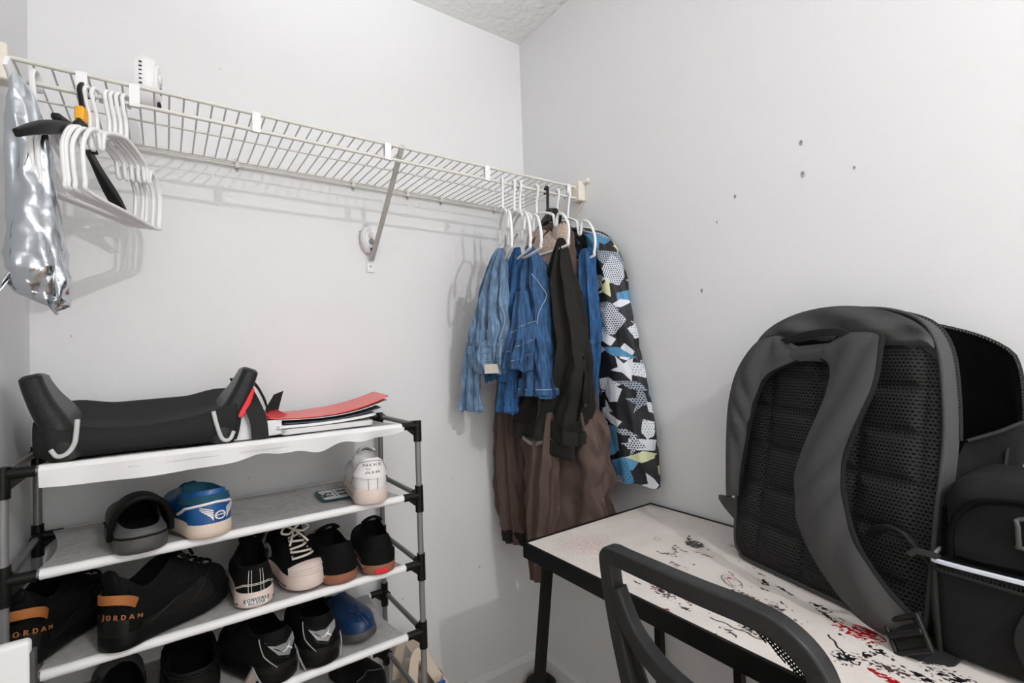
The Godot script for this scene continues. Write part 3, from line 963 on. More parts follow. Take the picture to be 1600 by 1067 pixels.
func build_foil_bag():
	var t := thing("foil_bag", "crumpled silver foil bag hanging from the flat white hanger at far left", "bag", Vector3(-1.335, 1.33, 0.43))
	var lv := [[1.69, -1.352, 0.007, 0.004], [1.665, -1.348, 0.016, 0.006], [1.62, -1.343, 0.024, 0.01], [1.57, -1.338, 0.029, 0.013], [1.5, -1.335, 0.031, 0.017], [1.45, -1.332, 0.033, 0.024], [1.41, -1.33, 0.035, 0.034], [1.375, -1.328, 0.036, 0.037], [1.35, -1.328, 0.033, 0.03], [1.335, -1.323, 0.026, 0.018], [1.325, -1.318, 0.014, 0.008]]
	var n := FastNoiseLite.new()
	n.seed = 8
	n.frequency = 6.0
	n.fractal_octaves = 3
	var pr := []
	for q in lv: pr.append(Vector4(q[0], q[1], q[2], q[3]))
	var rings := []
	var K := 60
	var steps := 90
	for j in steps + 1:
		var f := j / float(steps) * (pr.size() - 1)
		var i := mini(int(f), pr.size() - 2)
		var a: Vector4 = pr[i].lerp(pr[i + 1], f - i)
		var ring := PackedVector3Array()
		for k in K:
			var th := TAU * k / K
			var ex := cos(th)
			var ez := sin(th)
			# flat with pinched side seams
			var px := signf(ex) * pow(absf(ex), 0.8) * a.z
			var pz := signf(ez) * pow(absf(ez), 1.2) * a.w
			var low := smoothstep(1.5, 1.38, a.x)
			var d := n.get_noise_3d(px * 5.0 + 3.0, a.x * 0.5, pz * 5.0) * 0.006 + n.get_noise_3d(px * 6.0, a.x * 2.4, pz * 6.0 + 9.0) * 0.009 * low
			d += 0.0025 * sin(px * 200.0 + a.x * 14.0 + 3.0 * n.get_noise_2d(a.x * 2.0, 4.0)) * (1.0 - low) * absf(ez)
			var dir := Vector3(ex, 0, ez)
			var dy := n.get_noise_3d(px * 5.0, a.x * 4.0, 7.0) * 0.008 * low - (0.02 if ex > 0.6 and low > 0.9 else 0.0) * low
			ring.append(Vector3(a.y, a.x + dy, 0.43 + 0.0) + Vector3(px, 0, pz) + dir * d - t.position)
		rings.append(ring)
	var m := MB.new()
	m.loft(rings, true, true)
	part("pouch", m, M.foil, t)
	# the sealed corner tips
	for q in [[Vector3(-1.365, 1.365, 0.435), Vector3(-1.352, 1.375, 0.435), Vector3(-1.372, 1.335, 0.44)], [Vector3(-1.335, 1.345, 0.425), Vector3(-1.295, 1.36, 0.425), Vector3(-1.309, 1.312, 0.43)]]:
		var s := MB.new()
		s.sheet(6, 6, func(u, w):
			var e: Vector3 = q[0].lerp(q[1], u)
			return e.lerp(q[2], w) + Vector3(0, 0, 0.004 * sin(u * 5.0 + w * 3.0)) - t.position, 0.0012)
		part("sealed_corner", s, M.foil, t)

# ---------------------------------------------------------------- garments
# hanging cloth: levels are [y, x, z, half x, half z]; pleats and deep folds run down it
var drapes := {}

func drape_pt(lv: Array, P: Dictionary, t: float, th: float) -> Vector3:
	var f := t * (lv.size() - 1)
	var i := mini(int(f), lv.size() - 2)
	var k := f - i
	var a := lerpf(lv[i][3], lv[i + 1][3], k)
	var b := lerpf(lv[i][4], lv[i + 1][4], k)
	var i0 := maxi(i - 1, 0)
	var i3 := mini(i + 2, lv.size() - 1)
	var c := Vector3(lv[i][1], lv[i][0], lv[i][2]).cubic_interpolate(Vector3(lv[i + 1][1], lv[i + 1][0], lv[i + 1][2]), Vector3(lv[i0][1], lv[i0][0], lv[i0][2]), Vector3(lv[i3][1], lv[i3][0], lv[i3][2]), k)
	var w: float = 1.0 + P.amp * (sin(P.pleats * th + P.ph + P.twist * t) * 0.6 + sin((P.pleats * 2.0 - 1.0) * th - P.ph + P.twist * 2.0 * t) * 0.3)
	w += 0.2 * P.noise.get_noise_3d(cos(th) * 0.25, c.y * 1.2, sin(th) * 0.25)
	var e := Vector3(cos(th) * a, 0, sin(th) * b) * w
	var s := sin(th)
	var fo: float = P.fold * smoothstep(0.0, 0.2, t) * minf(1.0, b / 0.05)
	var g: float = P.noise.get_noise_2d(c.y * 0.6, 3.0)
	e.x += fo * (sin(P.N * PI * (s + 0.25 * g) + P.ph * 2.0 + P.twist * t) + 0.5 * sin(P.N * 1.9 * PI * s - P.ph + 2.0 * g + P.twist * t * 2.0))
	e.x += 0.35 * fo * sin(c.y * 55.0 + s * 5.0 + P.ph) * smoothstep(0.3, 0.9, t)
	e = e.rotated(Vector3.UP, P.turn)
	return c + e + Vector3(0, (0.005 * sin(th * 2.0 + P.ph) + 0.003 * sin(th * 5.0)) * t, 0)

func drape(lv: Array, o: Vector3, pleats := 5.0, amp := 0.16, ph := 0.0, turn := 0.0, open := true, steps := 56, K := 96, twist := 1.5, fold := 0.008, N := 2.4) -> MB:
	var n := FastNoiseLite.new()
	n.seed = int(ph * 100.0) + 3
	n.frequency = 6.0
	var P := {"pleats": pleats, "amp": amp * 0.6, "ph": ph, "turn": turn, "twist": twist, "fold": fold, "N": N, "noise": n}
	drapes[hash(lv)] = P
	var rings := []
	for j in steps + 1:
		var ring := PackedVector3Array()
		for s in K:
			ring.append(drape_pt(lv, P, j / float(steps), TAU * s / K) - o)
		rings.append(ring)
	var m := MB.new()
	m.loft(rings, true, false)
	if open:
		# turn the hem in and up
		var c := Vector3.ZERO
		for p in rings[-1]: c += p
		c /= K
		var r1 := PackedVector3Array()
		var r2 := PackedVector3Array()
		for p in rings[-1]:
			var q: Vector3 = p.lerp(c, 0.08)
			q.y = p.y
			r1.append(q)
			r2.append(p.lerp(Vector3(c.x, p.y, c.z), 0.14) + Vector3(0, 0.05, 0))
		m.loft([rings[-1], r1, r2], false, true)
	else:
		m.cap(rings[-1], true)
	return m

# a raised line of cloth (seam, hem) along points
func seam(pts: Array, o: Vector3, r := 0.002, w := 1.6) -> MB:
	var q := []
	for p in spline(pts, 6): q.append(p - o)
	var m := MB.new()
	var prof := []
	for i in 8:
		var a := TAU * i / 8.0
		prof.append(Vector2(cos(a) * r, sin(a) * r * w))
	m.sweep(q, prof, Vector3.UP, null, false, true, true)
	return m

# the outer point of a drape in a given direction, to lay seams and hems on it
func on_drape(lv: Array, y: float, th: float, out := 1.03) -> Vector3:
	var off := (out - 1.0) * 0.022
	var t := 1.0
	for i in lv.size() - 1:
		if y <= lv[i][0] and y >= lv[i + 1][0]:
			t = (i + (lv[i][0] - y) / (lv[i][0] - lv[i + 1][0])) / (lv.size() - 1)
			break
	if y > lv[0][0]: t = 0.0
	var p: Vector3
	if drapes.has(hash(lv)):
		p = drape_pt(lv, drapes[hash(lv)], t, th)
	else:
		p = Vector3(lv[0][1] + cos(th) * lv[0][3], y, lv[0][2] + sin(th) * lv[0][4])
	p.y = y
	return p + Vector3(cos(th), 0, sin(th)) * off

func hem_ring(lv: Array, y: float, o: Vector3, h: float, out := 1.06, tilt := Vector2.ZERO) -> MB:
	var rings := []
	for q in [[0.9, 0.0], [out, 0.0], [out + 0.05, -h * 0.3], [out + 0.05, -h * 0.75], [out, -h], [0.85, -h * 0.95]]:
		var ring := PackedVector3Array()
		for s in 80:
			var th := TAU * s / 80.0
			ring.append(on_drape(lv, y + q[1] * 0.0, th, q[0]) + Vector3(0, q[1] + cos(th) * tilt.x + sin(th) * tilt.y, 0) - o)
		rings.append(ring)
	var m := MB.new()
	m.loft(rings, false, false)
	return m

func build_hanging_right():
	var grp := "white hangers carrying clothes"
	build_hanger(-0.327, 0.48, "white hanger carrying the light washed jeans, leftmost of the clothes", grp, 0.165, -0.088, 0.105, -0.238)
	build_hanger(-0.284, 0.38, "white hanger carrying the bright blue narrow jeans", grp, 0.165, -0.088, 0.105, -0.235)
	build_hanger(-0.262, 0.3, "white hanger carrying the dark blue jeans with rolled waistband", grp, 0.165, -0.088, 0.105, -0.232)
	build_hanger(-0.197, 0.1, "white hanger carrying the black trousers", grp, 0.165, -0.082, 0.082, -0.215)
	build_hanger(-0.112, 0.02, "white hanger carrying the short blue jeans beside patterned shirt", grp, 0.17, -0.085, 0.1, -0.24)
	build_hanger(-0.066, 0.0, "white hanger inside the patterned black and blue shirt", grp, 0.12, -0.112, 0.05, -0.2)
	# light washed jeans, folded over the bar
	var j1 := [[1.53, -0.34, 0.315, 0.008, 0.012], [1.502, -0.335, 0.302, 0.018, 0.024], [1.457, -0.33, 0.276, 0.022, 0.04], [1.4, -0.327, 0.256, 0.024, 0.056], [1.322, -0.327, 0.237, 0.025, 0.066], [1.24, -0.327, 0.222, 0.026, 0.072]]
	var t := thing("jeans", "light washed blue jeans with gathered waistband, leftmost of the hanging clothes", "jeans", Vector3(-0.327, 1.03, 0.22), "jeans on white hangers")
	part("trouser_leg", drape(j1, t.position, 5.0, 0.3, 0.4, 0.25, true, 60, 120, 1.0, 0.011, 3.2), M.jean_light, t)
	var j1l := [[1.47, -0.34, 0.265, 0.012, 0.016], [1.37, -0.342, 0.22, 0.014, 0.03], [1.285, -0.344, 0.181, 0.014, 0.04], [1.183, -0.346, 0.146, 0.014, 0.04], [1.098, -0.346, 0.13, 0.014, 0.042], [1.033, -0.346, 0.126, 0.014, 0.05]]
	var lg := part("trouser_leg", drape(j1l, t.position, 3.0, 0.14, 1.4, 0.2), M.jean_light, t)
	part("leg_hem", hem_ring(j1l, 1.05, t.position, 0.017, 1.1), M.jean_light, lg)
	part("side_seam", seam([on_drape(j1l, 1.44, 2.4, 1.12), on_drape(j1l, 1.3, 2.3, 1.12), on_drape(j1l, 1.18, 2.2, 1.12), on_drape(j1l, 1.04, 2.1, 1.12)], t.position, 0.0009), M.stitch, lg)
	var w1 := [[1.26, -0.325, 0.222, 0.027, 0.068], [1.235, -0.325, 0.216, 0.032, 0.078], [1.2, -0.324, 0.212, 0.034, 0.072], [1.175, -0.322, 0.218, 0.032, 0.062], [1.155, -0.32, 0.222, 0.024, 0.05]]
	var wb := part("waistband", drape(w1, t.position, 9.0, 0.22, 2.0, 0.2, true, 16, 90, 0.6), M.jean_light, t)
	for q in [[1.242, 1.06], [1.222, 1.12], [1.196, 1.1]]:
		part("waist_seam", hem_ring(w1, q[0], t.position, 0.0022, 1.1), M.stitch, wb)
	for th in [2.0, 2.5, 3.1]:
		part("belt_loop", seam([on_drape(w1, 1.25, th, 1.22), on_drape(w1, 1.22, th, 1.3), on_drape(w1, 1.185, th, 1.22)], t.position, 0.003, 1.8), M.jean_light, wb)
	part("fly_seam", seam([on_drape(j1, 1.42, 1.9, 1.12), on_drape(j1, 1.37, 1.95, 1.14), on_drape(j1, 1.32, 1.7, 1.14), on_drape(j1, 1.26, 1.95, 1.16)], t.position, 0.0013), M.stitch, t)
	var lb := MB.new()
	lb.sheet(6, 6, func(u, w): return Vector3(-0.375 + u * 0.046, 1.185 - w * 0.028, 0.262 + u * 0.02 + 0.004 * sin(u * 5.0)) - t.position, 0.0015)
	part("care_label", lb, M.tag, t, "grey care label in the waist")
	# bright blue narrow jeans
	var j2 := [[1.535, -0.287, 0.33, 0.008, 0.01], [1.5, -0.285, 0.317, 0.014, 0.02], [1.436, -0.284, 0.301, 0.017, 0.026], [1.319, -0.284, 0.278, 0.017, 0.024], [1.2, -0.284, 0.266, 0.017, 0.028], [1.1, -0.284, 0.251, 0.017, 0.034], [1.03, -0.284, 0.242, 0.018, 0.036]]
	t = thing("jeans", "bright blue narrow jeans hanging long between the two faded pairs", "jeans", Vector3(-0.284, 1.02, 0.26), "jeans on white hangers")
	part("trouser_leg", drape(j2, t.position, 5.0, 0.26, 1.1, 0.2, true, 60, 96, 0.7, 0.01, 1.8), M.jean_mid, t)
	part("leg_hem", hem_ring(j2, 1.052, t.position, 0.02, 1.12), M.jean_mid, t)
	var j2b := [[1.5, -0.292, 0.27, 0.01, 0.02], [1.3, -0.3, 0.235, 0.012, 0.04], [1.16, -0.305, 0.222, 0.012, 0.05], [1.13, -0.305, 0.22, 0.01, 0.045]]
	part("trouser_leg", drape(j2b, t.position, 6.0, 0.2, 2.1, 0.1), M.jean_mid, t)
	# dark blue jeans with the waistband turned out
	var j3 := [[1.54, -0.257, 0.353, 0.008, 0.01], [1.515, -0.252, 0.351, 0.014, 0.022], [1.471, -0.25, 0.345, 0.021, 0.048], [1.412, -0.25, 0.343, 0.023, 0.06], [1.314, -0.25, 0.351, 0.022, 0.052], [1.217, -0.25, 0.36, 0.021, 0.05], [1.121, -0.25, 0.365, 0.021, 0.055], [1.085, -0.25, 0.356, 0.022, 0.066]]
	t = thing("jeans", "dark blue jeans with pale stitching and waistband folded outward", "jeans", Vector3(-0.25, 1.08, 0.35), "jeans on white hangers")
	var l3 := part("trouser_leg", drape(j3, t.position, 4.0, 0.2, 0.2, 0.15, true, 60, 110, 0.7, 0.012, 2.6), M.jean_blue, t)
	part("leg_hem", hem_ring(j3, 1.104, t.position, 0.018, 1.08), M.jean_blue, l3)
	part("hem_stitching", hem_ring(j3, 1.107, t.position, 0.003, 1.09), M.stitch, l3)
	part("side_seam", seam([on_drape(j3, 1.45, 2.5, 1.1), on_drape(j3, 1.41, 2.2, 1.12), on_drape(j3, 1.38, 2.0, 1.14), on_drape(j3, 1.33, 2.3, 1.12), on_drape(j3, 1.26, 2.7, 1.12)], t.position, 0.0009), M.stitch, l3)
	var w3 := [[1.4, -0.28, 0.335, 0.015, 0.022], [1.34, -0.283, 0.338, 0.02, 0.032], [1.29, -0.286, 0.34, 0.024, 0.044], [1.25, -0.29, 0.338, 0.026, 0.052], [1.2, -0.293, 0.33, 0.027, 0.055], [1.165, -0.295, 0.325, 0.026, 0.05]]
	wb = part("waistband", drape(w3, t.position, 4.0, 0.08, 0.9, 0.15, true, 24), M.jean_blue, t)
	for q in [1.29, 1.235]:
		part("waist_seam", hem_ring(w3, q, t.position, 0.002, 1.04, Vector2(0.004, 0.018)), M.stitch, wb)
	part("waist_edge", hem_ring(w3, 1.19, t.position, 0.0025, 1.04, Vector2(0.0, 0.022)), M.stitch, wb)
	for th in [2.6, 3.3]:
		part("belt_loop", seam([on_drape(w3, 1.255, th, 1.1), on_drape(w3, 1.22, th, 1.18), on_drape(w3, 1.185, th, 1.1)], t.position, 0.004, 1.6), M.jean_blue, wb)
	# black trousers
	var bp := [[1.55, -0.205, 0.437, 0.008, 0.008], [1.53, -0.203, 0.434, 0.012, 0.016], [1.463, -0.2, 0.42, 0.02, 0.036], [1.405, -0.2, 0.416, 0.022, 0.058], [1.309, -0.2, 0.425, 0.022, 0.07], [1.213, -0.2, 0.435, 0.022, 0.072], [1.119, -0.202, 0.405, 0.022, 0.105], [1.018, -0.204, 0.352, 0.023, 0.138], [0.95, -0.205, 0.33, 0.024, 0.138]]
	t = thing("trousers", "black trousers folded over a hanger in front of brown jacket", "trousers", Vector3(-0.2, 0.93, 0.37))
	part("trouser_leg", drape(bp, t.position, 4.0, 0.2, 2.4, 0.12, true, 70, 120, 0.8, 0.012, 2.8), M.black_cloth, t)
	wb = part("waistband", hem_ring(bp, 0.99, t.position, 0.042, 1.08, Vector2(0, -0.012)), M.black_cloth, t)
	part("inner_waistband", hem_ring([[0.97, -0.2, 0.37, 0.018, 0.085], [0.9, -0.2, 0.37, 0.018, 0.085]], 0.95, t.position, 0.045, 1.0, Vector2(0, -0.008)), M.black_cloth, t)
	part("side_seam", seam([on_drape(bp, 1.2, 2.0, 1.1), on_drape(bp, 1.1, 2.05, 1.1), on_drape(bp, 1.0, 2.1, 1.1)], t.position, 0.002), M.lining, t)
	var bt := MB.new()
	bt.lathe([Vector2(0.0065, 0), Vector2(0.006, 0.003), Vector2(0.002, 0.0025)], Transform3D(Basis(Vector3(0, 0, 1), Vector3(-1, 0, 0.4), Vector3(0, 1, 0)), on_drape(bp, 1.06, 1.75, 1.12) - t.position), 14)
	part("pocket_button", bt, M.rubber_grey, t)
	var pk := MB.new()
	pk.sheet(10, 8, func(u, w):
		var p := on_drape(bp, 1.155 - w * 0.13, 1.5 + u * 0.55, 1.14 + 0.05 * sin(PI * u) * w)
		return p - t.position, 0.003)
	part("pocket_flap", pk, M.black_cloth, t)
	var wl := MB.new()
	wl.sheet(8, 4, func(u, w): return Vector3(-0.232, 0.952 - w * 0.012 - 0.014 * sin(PI * u), 0.25 + u * 0.1) - t.position, 0.002)
	part("waist_lining", wl, M.silver, t)
	build_brown_jacket()
	# short jeans by the shirt
	var jr := [[1.525, -0.116, 0.45, 0.008, 0.016], [1.496, -0.114, 0.448, 0.014, 0.03], [1.407, -0.112, 0.445, 0.016, 0.032], [1.308, -0.112, 0.455, 0.017, 0.03], [1.23, -0.112, 0.453, 0.017, 0.03], [1.114, -0.112, 0.446, 0.016, 0.022], [1.037, -0.112, 0.448, 0.015, 0.02]]
	t = thing("jeans", "blue jeans hanging between the brown jacket and patterned shirt", "jeans", Vector3(-0.112, 1.03, 0.45), "jeans on white hangers")
	part("trouser_leg", drape(jr, t.position, 4.0, 0.24, 0.8, 0.2, true, 60, 90, 0.7, 0.009, 2.0), M.jean_mid, t)
	part("waist_seam", hem_ring(jr, 1.25, t.position, 0.02, 1.1, Vector2(0.006, 0.01)), M.jean_mid, t)
	build_camo_shirt()

func build_brown_jacket():
	var t := thing("jacket", "long brown jacket with pale fleece collar on a black hanger", "jacket", Vector3(-0.14, 0.6, 0.3))
	var o := t.position
	var jk := [[1.625, -0.142, 0.34, 0.02, 0.03], [1.6, -0.14, 0.335, 0.034, 0.07], [1.568, -0.14, 0.312, 0.042, 0.1], [1.483, -0.142, 0.302, 0.042, 0.112], [1.358, -0.142, 0.3, 0.042, 0.118], [1.195, -0.142, 0.298, 0.042, 0.15], [1.07, -0.14, 0.294, 0.044, 0.205], [0.904, -0.138, 0.29, 0.046, 0.24], [0.782, -0.138, 0.29, 0.046, 0.24], [0.655, -0.138, 0.3, 0.046, 0.215]]
	part("body", drape(jk, o, 6.0, 0.13, 0.6, 0.0, true, 80, 140, 1.2, 0.01, 3.4), M.brown, t)
	var sl := [[1.2, -0.18, 0.12, 0.026, 0.05], [1.02, -0.185, 0.108, 0.032, 0.056], [0.883, -0.185, 0.102, 0.034, 0.07], [0.749, -0.182, 0.099, 0.034, 0.078], [0.641, -0.18, 0.11, 0.033, 0.07], [0.567, -0.176, 0.125, 0.03, 0.058]]
	var s1 := part("sleeve", drape(sl, o, 4.0, 0.1, 3.0, 0.1), M.brown, t)
	part("cuff", hem_ring(sl, 0.612, o, 0.042, 1.02), M.black_cloth, s1, "black cuff")
	var sr := [[1.1, -0.192, 0.35, 0.022, 0.05], [0.958, -0.2, 0.337, 0.028, 0.05], [0.817, -0.203, 0.323, 0.032, 0.058], [0.715, -0.203, 0.309, 0.032, 0.06], [0.588, -0.2, 0.284, 0.03, 0.046], [0.49, -0.196, 0.272, 0.026, 0.032]]
	part("sleeve", drape(sr, o, 3.0, 0.12, 1.0, 0.1), M.brown, t)
	# the fleece lining of collar and hood: soft rolls
	var f := MB.new()
	var fn := FastNoiseLite.new()
	fn.seed = 12
	fn.frequency = 30.0
	for q in [[Vector3(-0.172, 1.553, 0.315), Vector3(0.02, 0.062, 0.06)], [Vector3(-0.182, 1.52, 0.35), Vector3(0.018, 0.06, 0.05)], [Vector3(-0.16, 1.57, 0.385), Vector3(0.022, 0.05, 0.04)], [Vector3(-0.175, 1.54, 0.265), Vector3(0.018, 0.07, 0.04)]]:
		f.grid(36, 26, func(u, w):
			var la: float = PI * (w - 0.5)
			var d := Vector3(cos(la) * cos(TAU * u), sin(la), cos(la) * sin(TAU * u))
			return q[0] + q[1] * d * (1.0 + 0.12 * fn.get_noise_3dv(d * 0.3) + 0.08 * sin(d.z * 5.0 + d.y * 3.0)) - o, true)
	part("fleece_lining", f, M.fleece, t, "pale fleece collar lining")
	var rim := []
	for k in 12:
		var a := lerpf(1.3, 4.6, k / 11.0)
		rim.append(on_drape(jk, 1.607, a, 1.08) - o)
	part("collar_rim", tube_mb(spline(rim, 4), 0.011, 10), M.brown, t)
	var sh := MB.new()
	sh.sheet(12, 12, func(u, w):
		var p := on_drape(jk, lerpf(1.585, 1.36, w), lerpf(0.9, 1.75, u), 1.16 + 0.1 * sin(PI * u) * sin(PI * w))
		return p - o, 0.004)
	part("collar_flap", sh, M.brown, t)
	# the black hanger that carries it
	t = thing("black_hanger", "black hanger with clip head carrying the brown jacket", "hanger", Vector3(-0.155, 1.7355, 0.319))
	t.rotation.y = -0.35
	var hk := [Vector3(0, -0.1, 0.012), Vector3(0, -0.06, 0.008), Vector3(0, -0.02, 0.012)]
	for k in 10:
		var a := 0.1 + (PI + 0.2) * k / 9.0
		hk.append(Vector3(0, sin(a) * 0.014 - 0.003, cos(a) * 0.014))
	part("hook", tube_mb(spline(hk, 3), 0.0045, 10), M.black, t)
	var bm := MB.new()
	bm.sweep(spline([Vector3(0, -0.135, -0.16), Vector3(0, -0.112, -0.08), Vector3(0, -0.092, 0.0), Vector3(0, -0.1, 0.06), Vector3(0, -0.12, 0.1)], 6), rect_prof(0.02, 0.026, 0.006), Vector3.UP)
	part("shoulder_arm", bm, M.black, t)
	var cl := MB.new()
	cl.rbox(Vector3(0.026, 0.034, 0.03), 0.006, Transform3D(Basis(Vector3.RIGHT, 0.5), Vector3(0, -0.085, 0.03)))
	cl.rbox(Vector3(0.02, 0.026, 0.04), 0.005, Transform3D(Basis(Vector3.RIGHT, -0.4), Vector3(-0.004, -0.1, 0.07)))
	part("clip_head", cl, M.black, t)

func build_camo_shirt():
	var t := thing("patterned_shirt", "black long sleeved shirt with white and blue shard pattern against right wall", "shirt", Vector3(-0.06, 0.83, 0.48))
	var o := t.position
	var sv := [[1.62, -0.062, 0.34, 0.014, 0.02], [1.606, -0.062, 0.37, 0.022, 0.04], [1.575, -0.06, 0.42, 0.03, 0.05], [1.525, -0.058, 0.462, 0.034, 0.048], [1.423, -0.057, 0.487, 0.036, 0.054], [1.305, -0.056, 0.496, 0.037, 0.064], [1.189, -0.055, 0.506, 0.038, 0.072], [1.076, -0.054, 0.523, 0.038, 0.08], [0.927, -0.053, 0.541, 0.037, 0.077], [0.827, -0.052, 0.549, 0.035, 0.078]]
	var m := drape(sv, o, 3.0, 0.05, 1.9, 0.15, true, 60, 72, 0.8, 0.003, 1.5)
	for k in m.uv.size():
		var p := m.v[k]
		var u := m.uv[k]
		m.uv[k] = Vector2(u.x * 0.62, (0.8 - p.y) / 1.3)
	part("sleeve", m, M.camo, t)
	var bd := [[1.612, -0.066, 0.32, 0.012, 0.04], [1.58, -0.068, 0.31, 0.02, 0.09], [1.48, -0.066, 0.3, 0.022, 0.12], [1.272, -0.064, 0.31, 0.022, 0.135], [1.03, -0.062, 0.33, 0.022, 0.135], [0.84, -0.06, 0.33, 0.022, 0.14]]
	var b := drape(bd, o, 5.0, 0.12, 0.3, 0.0, true, 40, 72, 1.0, 0.004)
	for k in b.uv.size():
		var p := b.v[k]
		b.uv[k] = Vector2(b.uv[k].x * 1.0 + 0.3, (0.8 - p.y) / 1.3)
	part("body", b, M.camo, t)
	# lacing up the cuff seam
	var lc := MB.new()
	for k in 5:
		lc.ellipsoid(on_drape(sv, 0.95 - k * 0.024, 0.9, 1.06) - o, Vector3(0.004, 0.01, 0.006), 10, 6)
	part("cuff_lacing", lc, M.lining, t)

# ---------------------------------------------------------------- booster seat
func build_booster():
	var t := thing("booster_seat", "black child booster seat with pale piping on the top rack tier", "booster seat", Vector3(-1.19, 1.043, 0.18))
	var o := t.position
	var y0 := 1.046
	var cut := func(x: float) -> Array:
		var s := (x + 1.19) / 0.135
		var dip := 0.02 * s * s
		var yf := 1.095 + dip + 0.006 * s
		var yb := 1.135 + 0.012 * smoothstep(0.45, 1.0, absf(s)) + 0.004 * s
		return [Vector3(x, y0 + 0.0, 0.262), Vector3(x, y0 + 0.004, 0.29), Vector3(x, lerpf(y0, yf, 0.5), 0.3), Vector3(x, yf - 0.008, 0.295), Vector3(x, yf + 0.001, 0.282), Vector3(x, yf + 0.001, 0.26), Vector3(x, lerpf(yf, yb, 0.3) - 0.004, 0.19), Vector3(x, lerpf(yf, yb, 0.7), 0.11), Vector3(x, yb, 0.07), Vector3(x, yb - 0.004, 0.052), Vector3(x, yb - 0.03, 0.044), Vector3(x, y0 + 0.01, 0.048), Vector3(x, y0, 0.07)]
	var rings := []
	for i in 33:
		var s := -1.0 + i / 16.0
		var x = -1.19 + 0.176 * s
		var ring := PackedVector3Array()
		var pts = spline(cut.call(x), 4, true)
		var shrink := 1.0 - 0.35 * smoothstep(0.86, 1.0, absf(s))
		for p in pts:
			var c := Vector3(x, 1.08, 0.17)
			ring.append(Vector3(x, lerpf(c.y, p.y, lerpf(shrink, 1, 0.5)), lerpf(c.z, p.z, shrink)) - o)
		rings.append(ring)
	var m := MB.new()
	m.loft(rings)
	part("seat_cover", m, M.boost, t)
	# arms: curved horns rising at both ends
	for s in [-1.0, 1.0]:
		var L := [Vector3(-1.312, 1.05, 0.21), Vector3(-1.32, 1.08, 0.212), Vector3(-1.332, 1.115, 0.216), Vector3(-1.35, 1.15, 0.22), Vector3(-1.363, 1.182, 0.222), Vector3(-1.369, 1.204, 0.222)]
		if s > 0: L = [Vector3(-1.068, 1.048, 0.21), Vector3(-1.06, 1.076, 0.212), Vector3(-1.045, 1.11, 0.216), Vector3(-1.025, 1.146, 0.22), Vector3(-1.01, 1.178, 0.222), Vector3(-1.001, 1.2, 0.222)]
		var path := spline(L, 6)
		var prof := rect_prof(0.19, 0.07, 0.03, 6)
		var sc := []
		for k in path.size():
			var f := k / float(path.size() - 1)
			var e := 1.0 - 0.3 * smoothstep(0.92, 1.0, f)
			sc.append(Vector2((1.0 - 0.52 * smoothstep(0.0, 1.0, f)) * e, (0.8 - 0.3 * smoothstep(0.0, 0.9, f)) * e))
		for k in path.size(): path[k] -= o
		var am := MB.new()
		am.sweep(path, prof, Vector3.RIGHT, sc)
		var a := part("armrest", am, M.boost_arm, t)
		# pale piping, a U round the front of the arm
		var U := [Vector3(-1.297, 1.118, 0.301), Vector3(-1.298, 1.1, 0.305), Vector3(-1.301, 1.075, 0.307), Vector3(-1.311, 1.058, 0.307), Vector3(-1.325, 1.054, 0.304), Vector3(-1.334, 1.066, 0.298)]
		if s > 0: U = [Vector3(-1.08, 1.113, 0.301), Vector3(-1.076, 1.09, 0.305), Vector3(-1.068, 1.06, 0.307), Vector3(-1.06, 1.05, 0.307), Vector3(-1.05, 1.052, 0.304), Vector3(-1.043, 1.066, 0.298)]
		part("piping", seam(U, o, 0.0042, 1.0), M.piping, t, "pale piping")
		if s > 0:
			var rm := MB.new()
			rm.sweep(spline([Vector3(-1.031, 1.095, 0.293), Vector3(-1.014, 1.122, 0.283), Vector3(-0.999, 1.155, 0.268)], 5).map(func(p): return p - o), rect_prof(0.012, 0.006, 0.0025), Vector3(0, 0, 1), [0.6, 0.8, 1.0, 1.05, 1.1, 1.05, 1.0, 0.9, 0.75, 0.6, 0.35])
			part("red_marker", rm, M.red, a, "red belt guide marker")
	# belt strap looping beside the right arm
	var bs := MB.new()
	bs.sweep(spline([Vector3(-1.03, 1.17, 0.12), Vector3(-0.985, 1.165, 0.13), Vector3(-0.963, 1.13, 0.14), Vector3(-0.952, 1.09, 0.15), Vector3(-0.948, 1.062, 0.17)], 6).map(func(p): return p - o), rect_prof(0.045, 0.003, 0.001), Vector3(1, 0.6, 0))
	part("belt_strap", bs, M.webbing, t)
	var b2 := MB.new()
	b2.sweep(spline([Vector3(-1.015, 1.15, 0.25), Vector3(-1.005, 1.12, 0.285), Vector3(-0.995, 1.085, 0.3), Vector3(-0.992, 1.045, 0.305)], 6).map(func(p): return p - o), rect_prof(0.034, 0.003, 0.001), Vector3(0, 0, 1))
	part("belt_strap", b2, M.webbing, t)
	var b3 := MB.new()
	b3.plate(PackedVector2Array([Vector2(-0.955, 1.095), Vector2(-0.935, 1.13), Vector2(-0.912, 1.138), Vector2(-0.925, 1.09), Vector2(-0.948, 1.06)]), 0.003, Transform3D(Basis.IDENTITY, Vector3(0, 0, 0.13) - o), 0.0008)
	part("belt_end", b3, M.webbing, t)

# ---------------------------------------------------------------- papers on the top tier
func bent_sheet(a: Vector3, b: Vector3, c: Vector3, d: Vector3, lift: float, th: float, o: Vector3) -> MB:
	# corners front left, front right, back right, back left; lift curls the right end up
	var m := MB.new()
	m.sheet(18, 6, func(u, w):
		var p := a.lerp(b, u).lerp(d.lerp(c, u), w)
		return p + Vector3(0, lift * u * u * u - lift * 0.25 * sin(PI * u), 0) - o, th)
	return m

